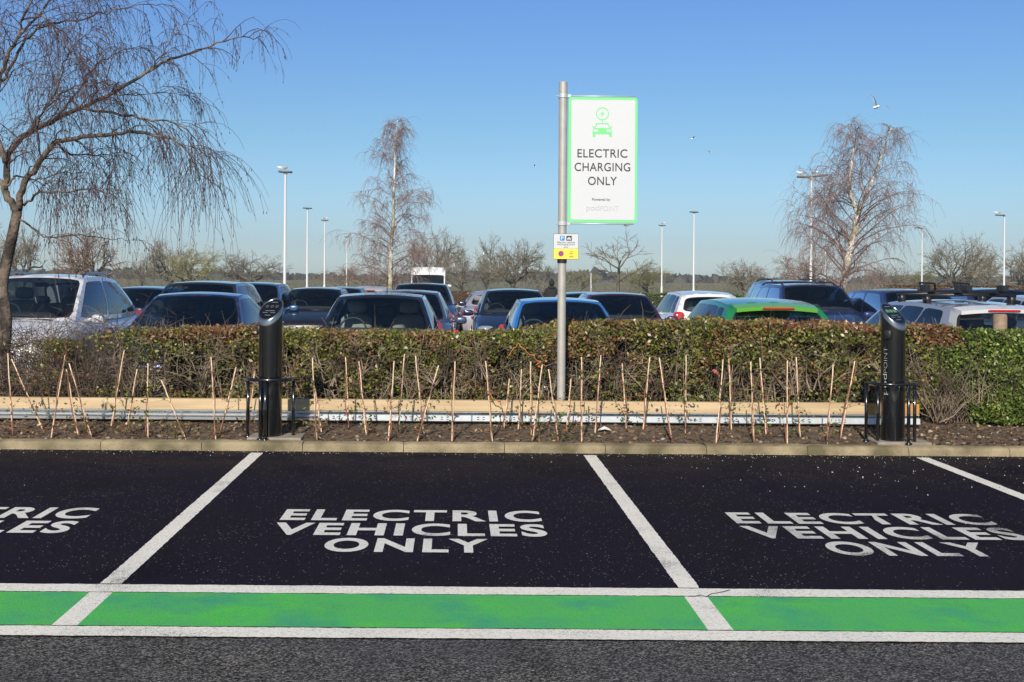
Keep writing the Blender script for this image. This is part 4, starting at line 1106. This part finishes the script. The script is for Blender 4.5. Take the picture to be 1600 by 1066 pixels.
# ================================================================== TREES
class Tr:
    def __init__(s, seed): s.r = random.Random(seed)
    def path(s, p, d, L, r0, r1, k, wob, droop, mb, n=3):
        p = Vector(p); d = Vector(d).normalized(); pts = [p.copy()]; rad = [r0]
        for i in range(k):
            f = (i+1)/k
            d = d + Vector((s.r.gauss(0, wob), s.r.gauss(0, wob), s.r.gauss(0, wob)-droop*(.3+f)))
            d.normalize(); p = p + d*(L/k); pts.append(p.copy()); rad.append(lerp(r0, r1, f))
        mb.tube(pts, rad, n, cap=False); return pts
def at(pts, f):
    x = f*(len(pts)-1); i = min(int(x), len(pts)-2); return pts[i].lerp(pts[i+1], x-i), (pts[i+1]-pts[i]).normalized()
def smoothpath(pts, k=5):
    ts = list(range(len(pts))); out = []
    for i in range((len(pts)-1)*k+1):
        t = i/k; out.append(Vector([catmull(ts, [p[a] for p in pts], t) for a in range(3)]))
    return out
def bud(mb, p, L, r):
    mb.tube([p, p+Vector((0, 0, -L*.5)), p+Vector((0, 0, -L))], [r*.5, r, r*.4], 4, cap=False)
def weeping(T, mb, limb, r0, nsub, sublen, ntw, twlen, f0=.25, tr=.0024, catkins=0, hang=1.0, subwob=.16):
    """side branches along a limb, each with hanging twigs"""
    for i in range(nsub):
        f = f0+(1-f0)*(i+T.r.random())/nsub; p, d = at(limb, min(f, .999))
        sdir = (d*T.r.uniform(.3, 1.0)+Vector((T.r.gauss(0, .75), T.r.gauss(0, .75), T.r.gauss(.25, .45)))).normalized()
        L = sublen*T.r.uniform(.45, 1.2)*(1-.35*f)
        sp = T.path(p, sdir, L, r0*(1-.6*f), tr*1.2, 5, subwob, .16*hang, mb, 4)
        for k in range(ntw):
            q, dd = at(sp, T.r.uniform(.25, .999))
            td = (dd*.6+Vector((T.r.gauss(0, .45), T.r.gauss(0, .45), T.r.gauss(-.25*hang, .35)))).normalized()
            tp = T.path(q, td, twlen*T.r.uniform(.3, 1.25), tr*1.1, tr*.6, 5, .12, .30*hang, mb, 3)
            if T.r.random() < .5:
                q2, _ = at(tp, T.r.uniform(.3, .8)); tp2 = T.path(q2, (T.r.gauss(0, .6), T.r.gauss(0, .6), -.4), twlen*.4*T.r.uniform(.4, 1), tr, tr*.5, 3, .15, .3*hang, mb, 3)
                if catkins and T.r.random() < catkins: bud(mb, tp2[-1], .035, .0055)
            if catkins:
                for z in tp[2:]:
                    if T.r.random() < catkins: bud(mb, z+Vector((T.r.gauss(0, .008), 0, 0)), T.r.uniform(.02, .04), .0052)

# --- large weeping birch at left: limbs traced, each given its own depth
t = thing('birch_tree', 'large leafless weeping birch with dark leaning trunk at left edge', 'tree', tuple(P(6, 545, 12.9).to_tuple()[:2])+(0.1,))
O = Vector(t.location)
Z7 = 2.369
def LP(pts, y0, y1):
    n = len(pts); return smoothpath([P(x/Z7, y/Z7, lerp(y0, y1, (i/(n-1)))) - O for i, (x, y) in enumerate(pts)])
tk = MB(); cr_ = MB(); T = Tr(8)
TY = 12.9
trunk = smoothpath([Vector((-.02, 0, -.05))]+[P(u, v, TY)-O for u, v in ((6, 545), (9, 500), (3, 450), (12, 402), (20, 365), (27, 330))])
tk.tube(trunk, list(np.linspace(.074, .052, len(trunk))), 10)
LIMBS = [  # (pixel path in the zoomed crop, depth at start, depth at end, radius start, end, sub-branches, sub length, twigs, twig length)
 ([(65, 780), (85, 690), (150, 600), (205, 525), (330, 505), (480, 490), (620, 512), (695, 560), (735, 660)], 12.9, 12.2, .055, .006, 30, .5, 6, .85),
 ([(65, 780), (20, 700), (28, 600), (90, 505), (210, 440), (330, 388), (490, 300), (600, 232), (750, 182), (880, 140), (975, 138)], 12.9, 13.3, .058, .004, 34, .62, 5, .42),
 ([(210, 440), (300, 405), (420, 420), (540, 440), (640, 452), (720, 510), (760, 620)], 13.1, 12.3, .028, .005, 30, .46, 7, .8),
 ([(28, 600), (-20, 480), (-10, 330), (30, 210), (65, 140), (85, 70), (135, -40)], 12.9, 12.5, .045, .012, 26, .8, 6, .7),
 ([(-10, 330), (30, 270), (95, 145), (170, 95), (290, 72), (420, 42), (540, 15), (640, 20)], 12.6, 13.2, .028, .004, 26, .6, 5, .5),
 ([(545, 265), (590, 215), (650, 130), (700, 70), (765, 5)], 13.1, 13.0, .010, .003, 12, .4, 4, .3),
 ([(90, 760), (150, 715), (260, 710), (340, 700), (420, 720)], 12.9, 12.1, .022, .004, 18, .6, 6, .6),
 ([(80, 815), (130, 850), (190, 880), (300, 870), (420, 885), (540, 890)], 12.9, 13.4, .016, .003, 14, .45, 4, .35),
 ([(205, 525), (260, 570), (340, 575), (420, 570), (450, 640)], 12.75, 13.1, .018, .004, 16, .5, 6, .7),
 ([(210, 440), (280, 340), (360, 240), (450, 190), (520, 170)], 13.05, 13.8, .018, .004, 18, .6, 6, .6),
 ([(90, 505), (170, 400), (220, 300), (250, 200), (330, 120)], 12.95, 12.2, .020, .004, 20, .65, 7, .6),
 ([(85, 70), (150, 60), (200, 110), (250, 180), (300, 260)], 12.6, 12.0, .014, .004, 18, .6, 7, .8),
 ([(20, 700), (-60, 600), (-150, 450), (-200, 250)], 12.9, 13.4, .04, .01, 16, .8, 6, .8),
 ([(65, 140), (170, 20), (260, -60), (350, -110)], 12.55, 12.9, .02, .006, 16, .7, 6, .7),
 ([(150, 600), (140, 480), (190, 380), (260, 330), (400, 300)], 12.85, 11.9, .016, .004, 18, .5, 6, .6),
 ([(330, 388), (420, 350), (520, 350), (620, 340), (700, 360)], 13.1, 13.5, .012, .003, 18, .45, 6, .5),
 ([(30, 690), (60, 650), (150, 660), (230, 640), (330, 640)], 12.9, 13.6, .018, .004, 14, .5, 6, .6),
]
for pts, ya, yb, ra, rb_, ns, sl_, ntw, twl in LIMBS:
    q = LP(pts, ya, yb); q = [a_+Vector((T.r.gauss(0, .008), T.r.gauss(0, .01), T.r.gauss(0, .008))) for a_ in q]; rad = [x_*.72 for x_ in np.linspace(ra, rb_, len(q))]
    tk.tube(q, rad, 7 if ra > .03 else 5)
    weeping(T, cr_, q, max(.005, ra*.2), int(ns*.92), sl_, ntw, twl, f0=.16, catkins=.22, hang=1.35)
tk.build('trunk', M['bark'], t); cr_.build('crown', M['birchtwig'], t)

# --- two birches beyond the parked cars
def birch(label, base, paths, tw, seed, Y, r0=.12, barkm='bark2', twr=.006):
    """paths: trunk lines in photograph pixels; limbs: list of (count, f0, f1, length at f0, length at f1)"""
    bp = P(base[0], base[1], Y); t = thing('birch_tree', label, 'tree', (bp.x, Y, -.12)); O = Vector(t.location)
    tk = MB(); cr = MB(); T = Tr(seed)
    first = True
    for k, (pp_, ra, rb_, nl, f0, f1, la, lm, lb) in enumerate(paths):
        q = smoothpath(([Vector((0, 0, -.05))] if first else [])+[P(u, v, Y)-O+Vector((0, T.r.gauss(0, .1) if not first else 0, 0)) for u, v in pp_]); first = False
        tk.tube(q, list(np.linspace(ra, rb_, len(q))), 8)
        for i in range(nl):
            g = (i+T.r.random())/nl; f = lerp(f0, f1, g); p, d = at(q, min(f, .998))
            a = T.r.uniform(0, 2*math.pi)+i*2.4
            L = (lerp(la, lm, g/.4) if g < .4 else lerp(lm, lb, (g-.4)/.6))*T.r.uniform(.75, 1.15)
            up = lerp(.45, 1.25, g)
            sp = T.path(p, (math.cos(a), math.sin(a), up), L, max(twr*1.5, lerp(ra, rb_, f)*.24), twr*1.2, 8, .09, .10, cr, 4)
            weeping(T, cr, sp, twr*1.8, max(4, int(L*4.2)), min(1.1, L*.42), tw[0], tw[1], f0=.22, tr=twr, hang=tw[2])
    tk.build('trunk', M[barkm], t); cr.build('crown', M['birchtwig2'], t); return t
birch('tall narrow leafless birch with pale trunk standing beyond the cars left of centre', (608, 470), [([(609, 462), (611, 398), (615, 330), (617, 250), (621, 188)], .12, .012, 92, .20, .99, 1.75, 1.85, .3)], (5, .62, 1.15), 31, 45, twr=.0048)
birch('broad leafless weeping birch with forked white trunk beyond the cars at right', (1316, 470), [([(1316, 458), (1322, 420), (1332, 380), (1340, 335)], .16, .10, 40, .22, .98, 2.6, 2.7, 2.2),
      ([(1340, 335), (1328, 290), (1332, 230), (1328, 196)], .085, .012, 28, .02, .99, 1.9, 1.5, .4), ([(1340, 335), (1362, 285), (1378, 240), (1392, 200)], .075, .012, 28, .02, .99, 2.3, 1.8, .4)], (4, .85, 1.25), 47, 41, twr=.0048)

# --- round-headed field trees
def field_tree_mesh(seed, spread, twm, up=.5, levels=6, twr=.011):
    T = Tr(seed); tk = MB(); cr = MB()
    def inside(q): return (q.x**2+q.y**2)/3.3**2+((q.z-3.3)/2.35)**2 < 1
    def br(p, d, L, r, lv):
        mb = tk if lv < 2 else cr
        k0 = len(mb.v)
        q = T.path(p, d, L, r, r*.6, 3, .17, -.02, mb, 6 if lv < 2 else 3)
        if lv > 1 and not inside(q[-1]):      # twigs end where the rounded crown ends
            if not inside(q[1]) and lv > 2: del mb.v[k0:]; nf = 9; del mb.f[-nf:]; del mb.m[-nf:]; return
            lv = max(lv, levels-1); L *= .5
        if lv >= levels: return
        n = 6 if lv == 0 else (4 if lv < 2 else 3)
        for i in range(n):
            f = T.r.uniform(.55, .999) if lv == 0 else (.999 if i == 0 else T.r.uniform(.35, .95))
            p2, d2 = at(q, f)
            if lv == 0:
                a = i*2*math.pi/n+T.r.uniform(-.4, .4); nd_ = Vector((math.cos(a), math.sin(a), T.r.uniform(.3, 1.6)))
            else:
                nd_ = d2+Vector((T.r.gauss(0, spread), T.r.gauss(0, spread), T.r.gauss(.02, spread*.8)))*(.6 if i == 0 else 1)
            br(p2, nd_.normalized(), max(.28, L*T.r.uniform(.62, .82)) if lv else 1.45*T.r.uniform(.8, 1.15), max(twr, r*.55), lv+1)
    br(Vector((0, 0, 0)), (0, 0, 1), 1.3, .24, 0)
    return tk, cr
def field_tree(label, seed, spread, twm, levels=6):
    t = thing('field_tree', label, 'tree', (0, 0, 0), 0, 'bare trees along the far edge of the car park')
    tk, cr = field_tree_mesh(seed, spread, twm, levels=levels)
    zs = float(np.percentile([v[2] for v in cr.v], 98)); xs = float(np.percentile([math.hypot(v[0], v[1]) for v in cr.v], 96))
    a = tk.build('trunk', M['oak'], t); b_ = cr.build('crown', M[twm], t)
    return t, zs, xs
protos = [field_tree('', 3, .62, 'oaktwig'), field_tree('', 12, .75, 'oaktwig'), field_tree('', 23, .66, 'rusttwig'), field_tree('', 34, .7, 'greentwig'), field_tree('', 45, .55, 'oaktwig')]
used = set()
TREES = [  # u, top v, width in px, depth, proto, label
 (22, 358, 95, 95, 0, 'grey-brown bare tree behind the white car, cut by the left edge'),
 (132, 358, 125, 80, 2, 'rust-tinged bushy bare tree just right of the white car roof'),
 (222, 398, 60, 130, 4, 'thin low bare tree in the gap right of the rust-tinged tree'),
 (262, 378, 80, 110, 0, 'spreading bare tree above the tall dark car at left'),
 (305, 390, 90, 100, 3, 'yellow-green rounded tree above the tall dark car at left'),
 (392, 398, 110, 140, 1, 'low rounded bare tree just left of the tall lamp post near the left charging post'),
 (545, 418, 90, 150, 2, 'reddish low scrubby tree left of the narrow birch trunk'),
 (590, 425, 70, 150, 1, 'small bare tree directly behind the narrow birch trunk'),
 (676, 366, 95, 110, 0, 'brown bare tree rising behind the white van'),
 (722, 392, 70, 125, 4, 'slim bare tree just right of the white van'),
 (758, 398, 70, 130, 1, 'ragged bare tree between the white van and the largest central oak'),
 (800, 378, 105, 115, 0, 'largest rounded oak-like bare tree near the photo centre'),
 (850, 408, 65, 140, 4, 'low bare tree just left of the sign pole'),
 (905, 424, 70, 150, 3, 'low greenish tree just right of the sign pole'),
 (1012, 416, 95, 120, 3, 'low olive bush-like tree right of the small bare car park tree'),
 (1166, 410, 85, 125, 1, 'rounded bare tree alone above the dark distant wood'),
 (1262, 398, 90, 120, 2, 'reddish bare tree behind the left side of the broad birch'),
 (1375, 418, 80, 140, 1, 'low bare tree behind the right side of the broad birch'),
 (1440, 424, 70, 150, 3, 'low scrubby tree behind the single-arm lamp post'),
 (1497, 376, 110, 105, 0, 'large round-headed bare tree near the right edge'),
 (1542, 392, 70, 120, 4, 'bare tree just left of the rightmost lamp post'),
 (1598, 384, 105, 105, 1, 'dense bare tree cut by the right edge'),
]
for i, (u, v, wpx, Y, pi, lab) in enumerate(TREES):
    pt, zs, xs = protos[pi]; wpx *= 1.05
    if pi in used: o = copy_tree(pt)
    else: o = pt; used.add(pi)
    p = P(u, v, Y); o.location = (p.x, Y, -.40)
    sz = (p.z+.40)/zs; sx = (wpx/2*Y/F)/xs
    o.scale = (sx, sx, sz); o.rotation_euler = (0, 0, i*1.7); o['label'] = lab
# small bare tree in the car park
T = Tr(78); p = P(966, 466, 50); t = thing('young_tree', 'small bare open-branched tree among the cars right of the sign pole', 'tree', (p.x, 50, -.12)); O = Vector(t.location)
tk = MB(); cr = MB(); q = smoothpath([Vector((0, 0, 0)), P(966, 445, 50)-O, P(967, 420, 50)-O]); tk.tube(q, list(np.linspace(.075, .055, len(q))), 8)
def yb(p, d, L, r, lv):
    q = T.path(p, d, L, r, r*.6, 4, .13, -.01, tk if lv < 2 else cr, 5 if lv < 2 else 3)
    if lv < 4:
        for k in range(3):
            p2, d2 = at(q, .999 if k == 0 else T.r.uniform(.4, .95)); yb(p2, d2+Vector((T.r.gauss(0, .5), T.r.gauss(0, .5), T.r.gauss(.05, .3))), L*T.r.uniform(.6, .85), max(.011, r*.55), lv+1)
for a in range(6):
    an = a*2*math.pi/6+.3; yb(q[-1-(a % 3)*2], (math.cos(an), math.sin(an), .85), .80, .035, 1)
tiptop = O+Vector(max(cr.v, key=lambda a_: a_[2]))
tk.build('trunk', M['oak'], t); cr.build('crown', M['oaktwig'], t)

# scrub, far wood, far hedge
b = MB(); rs = random.Random(9)
for i in range(6500):
    Y = rs.uniform(118, 150); x = rs.uniform(-75, 95); u = 711+x*F/Y
    h = 1.15+1.0*mnoise.noise((x*.06, 1.3, 0))+.7*mnoise.noise((x*.3, 5, 0)); z = rs.uniform(-.3, h*.8)
    d = Vector((rs.gauss(0, .5), rs.gauss(0, .3), rs.uniform(.3, 1))).normalized(); L = rs.uniform(.4, 1.1); h = h
    pz = Vector((x, Y, z)); m = pz+d*L*.5+Vector((rs.gauss(0, .08), 0, 0)); b.tube([pz, m, pz+d*L], [.026, .02, .01], 3, cap=False)
o = b.build('distant_scrub', M['oaktwig']); tag(o, 'grey-brown tangle of leafless scrub along the far edge of the car park', 'scrub', kind='stuff')
n = 15000
x = rng.uniform(-260, 330, n); y = 430+rng.random(n)*60
tp = 1.9+1.9*nz(x, np.zeros(n), np.zeros(n), .012)+1.0*nz(x, np.ones(n), np.zeros(n), .07)+.8*nz(x, y, np.zeros(n), .25)
z = -9+(tp+9)*rng.random(n)**.7
c = np.stack([x, y, z], 1)
cols = np.array([(.05, .055, .04)])*(.6+.8*rng.random((n, 1)))+np.array([(.02, .01, .0)])*rng.random((n, 1))
tag(quads_obj('distant_wood', leaf_quads(c, 3.2, rng, aspect=.9), 4, M['litter'], cols), 'dark distant wood along the horizon', 'wood', kind='stuff')
def far_hedge(label, ua, ub_, Y, vt, pal, core):
    x0, x1 = P(ua, 460, Y).x, P(ub_, 460, Y).x; zt = P((ua+ub_)/2, vt, Y).z
    t = thing('far_hedge', label, 'hedge', ((x0+x1)/2, Y, -.12))
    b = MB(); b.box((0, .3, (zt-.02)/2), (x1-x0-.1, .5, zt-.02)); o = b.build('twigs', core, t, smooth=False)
    n = int((x1-x0)*900); x = rng.uniform((x0-x1)/2, (x1-x0)/2, n); k = rng.random(n) < .6
    z = np.where(k, rng.random(n)*(zt+.12), zt+.12-np.abs(rng.normal(0, .04, n))); y = np.where(k, np.abs(rng.normal(0, .06, n)), rng.uniform(0, .6, n))
    z = z+.05*nz(x, y, np.zeros(n), 1.5)
    pa = np.array(pal); cols = pa[rng.integers(0, len(pa), n)]*(.7+.6*rng.random((n, 1)))
    quads_obj('foliage', leaf_quads(np.stack([x, y, z], 1), .09, rng, aspect=.6), 4, M['leaf'], cols, t)
GP = [(.06, .10, .02), (.09, .14, .025), (.13, .16, .03)]; BP = [(.16, .085, .045), (.11, .06, .03), (.2, .12, .07)]
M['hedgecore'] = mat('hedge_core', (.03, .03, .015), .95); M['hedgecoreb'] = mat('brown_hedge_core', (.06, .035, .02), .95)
far_hedge('clipped green hedge beyond the black hatchback at left', 150, 560, 43, 457, GP, M['hedgecore'])
far_hedge('russet beech hedge in the gap behind the silver coupe', 690, 860, 70, 456, BP, M['hedgecoreb'])
far_hedge('clipped green hedge beyond the white hatchback right of the sign', 905, 1160, 46, 459, GP, M['hedgecore'])
far_hedge('russet hedge behind the cars at the right end', 1390, 1620, 60, 446, BP, M['hedgecoreb'])

# ================================================================== LAMP POSTS
LAMPS = [(446, 268, 445, 'tall lamp post with two-sided head left of the narrow birch', 'both'), (480.5, 325, 478, 'middle-height lamp post just right of the tallest left one', 'both'),
 (507.5, 344, 506, 'shorter lamp post third from left in the left cluster', 'both'), (542, 370, 541, 'faint short lamp post beside the narrow birch', 'both'),
 (923.5, 425, 923, 'tiny far lamp post right of the sign pole', 'both'), (1034.5, 352, 1033, 'lamp post left of the pair between sign and broad birch', 'both'),
 (1084.5, 331, 1082.5, 'lamp post right of the pair between sign and broad birch', 'both'), (1268, 276, 1266, 'tallest double-headed lamp post in front of the broad birch', 'wide'),
 (1290, 385, 1289, 'thin far lamp post behind the broad birch', 'both'), (1441, 356, 1439, 'lamp post with single arm pointing left, right of the broad birch', 'left'),
 (1569.5, 336, 1567, 'rightmost lamp post with single arm pointing left', 'left')]
lamp_at = {}
for u, v, ub_, lab, head in LAMPS:
    Y = (6.0-CAMZ)*F/(431+.00733*(u-711)-v); Y = min(Y, 140); p = P(u, v, Y); Hh = p.z+.12
    t = thing('lamp_post', lab, 'lamp post', (p.x, Y, -.12), 0, 'lamp posts around the far car park')
    b = MB(); b.lathe([(.09, 0), (.09, .9), (.062, .95), (.05, Hh-.06), (0, Hh-.06)], 12); b.build('column', M['lampwhite'], t, sharp=40)
    spans = {'both': [(-.30, .30)], 'wide': [(-.62, -.06), (.06, .72)], 'left': [(-.62, .04)]}[head]
    for k, (a, c2) in enumerate(spans):
        tilt = Matrix.Rotation(R(-7 if (head == 'wide' and k == 1) else 2), 3, 'Y')
        b = MB(); b.rbox(((a+c2)/2, 0, Hh-.02+(.06 if k == 1 else 0)), (c2-a, .30, .085), .35, rot=tilt); b.build('lamp_head', M['lampdark'], t)
    b = MB(); b.rbox((0, 0, Hh-.08), (.16, .14, .10), .5); b.build('bracket', M['lampwhite'], t)
    lamp_at[u] = (p.x, Y, Hh-.12)

# ================================================================== GULLS
def gull(label, loc, s, rz=0, fly=None, group=None):
    """one continuous body; wings spread when flying"""
    t = thing('gull', label, 'bird', loc, rz, group)
    b = MB(); st_ = [(-.22, .010, .02), (-.14, .03, .01), (-.05, .062, 0), (.06, .066, .0), (.14, .045, .02), (.19, .036, .045), (.23, .03, .05), (.25, .012, .045)]
    n = 10; vs = []
    for x, r, z in st_:
        for j in range(n): q = 2*math.pi*j/n; vs.append((x*s, r*s*math.cos(q), z*s+r*s*math.sin(q)))
    b.add(vs, [(i*n+j, i*n+(j+1) % n, (i+1)*n+(j+1) % n, (i+1)*n+j) for i in range(len(st_)-1) for j in range(n)]+[tuple(range(n-1, -1, -1)), tuple(range((len(st_)-1)*n, len(st_)*n))])
    b.build('body', M['gullwhite'], t)
    b = MB(); b.tube([(.24*s, 0, .046*s), (.30*s, 0, .036*s)], [.012*s, .003*s], 6); b.build('beak', M['yellow'], t)
    if fly is not None:
        for sg in (-1, 1):
            b = MB(); vs = []
            for f, ch_, dx, dz in ((.05, .17, 0, .02), (.3, .16, .03, .10), (.55, .13, .02, .13), (.8, .08, -.06, .11), (1.0, .02, -.14, .07)):
                y_ = sg*f*.62*s
                for c2, h in ((-.5, 0), (-.1, .014), (.5, .004), (-.1, -.008)): vs.append(((dx+c2*ch_)*s+.03*s, y_, (dz+fly*f+h*(1-f*.6))*s))
            b.add(vs, [(4*i+k, 4*(i+1)+k, 4*(i+1)+(k+1) % 4, 4*i+(k+1) % 4) for i in range(4) for k in range(4)]+[(0, 1, 2, 3), (19, 18, 17, 16)]); b.build('wing', M['gullgrey'], t)
    else:
        for sg in (-1, 1):
            b = MB(); b.rbox((-.04*s, sg*.05*s, .02*s), (.30*s, .03*s, .09*s), .8, rot=Matrix.Rotation(R(8), 3, 'Y')); b.build('wing', M['gullgrey'], t)
            b = MB(); b.tube([(0, sg*.025*s, -.05*s), (.0, sg*.025*s, -.13*s)], .006*s, 5); b.build('leg', M['yellow'], t)
    return t
p = P(1368, 168, 50); o = gull('white gull flying with raised grey wings above the broad birch', p, 1.0, R(35), .25); o.rotation_euler = (R(38), R(-10), R(40))
p = P(1082, 217, 110); gull('tiny pale gull gliding right of the charging sign', p, .9, R(10), .1)
p = P(1110, 239, 120); gull('tiniest far gull gliding lower right of the charging sign', p, .8, R(-60), .15)
p = P(836, 260, 130); gull('tiny far gull gliding just left of the sign pole', p, .8, R(170), .1)
for u, dx, lab in ((446, -.1, 'gull perched on the tallest lamp head at left'), (1268, -.4, 'gull perched on the left head of the double-headed lamp'), (1268, .12, 'gull perched near the middle of the double-headed lamp'),
                   (1569.5, -.45, 'gull perched on the arm of the rightmost lamp'), (1034.5, .05, 'gull perched on the lamp left of the pair right of the sign'), (507.5, 0, 'gull perched on the third lamp of the left cluster')):
    x, Y, z = lamp_at[u]; gull(lab, (x+dx, Y, z+.14+(.03 if dx > 0 else 0)), 1.0, R(180 if dx < 0 else 20))
p = tiptop+Vector((0, 0, .10)); gull('gull perched on top of the small bare tree', p, .9, R(30))
# ================================================================== HAZE
m = bpy.data.materials.new('haze_air'); m.use_nodes = True; n = m.node_tree; n.nodes.remove(n.nodes['Principled BSDF'])
pv = nd(n, 'ShaderNodeVolumePrincipled'); pv.inputs['Density'].default_value = .0006; pv.inputs['Color'].default_value = (.97, .985, 1, 1); pv.inputs['Anisotropy'].default_value = .2
n.links.new(pv.outputs[0], n.nodes['Material Output'].inputs['Volume'])
b = MB(); b.box((0, 267, 5), (1020, 662, 22)); b.v = [(x, y, z) for x, y, z in b.v]
hz_o = b.build('haze', m, smooth=False); hz_o['kind'] = 'stuff'; hz_o['label'] = 'faint pale winter haze over the far fields'; hz_o['category'] = 'haze'
#CUT3
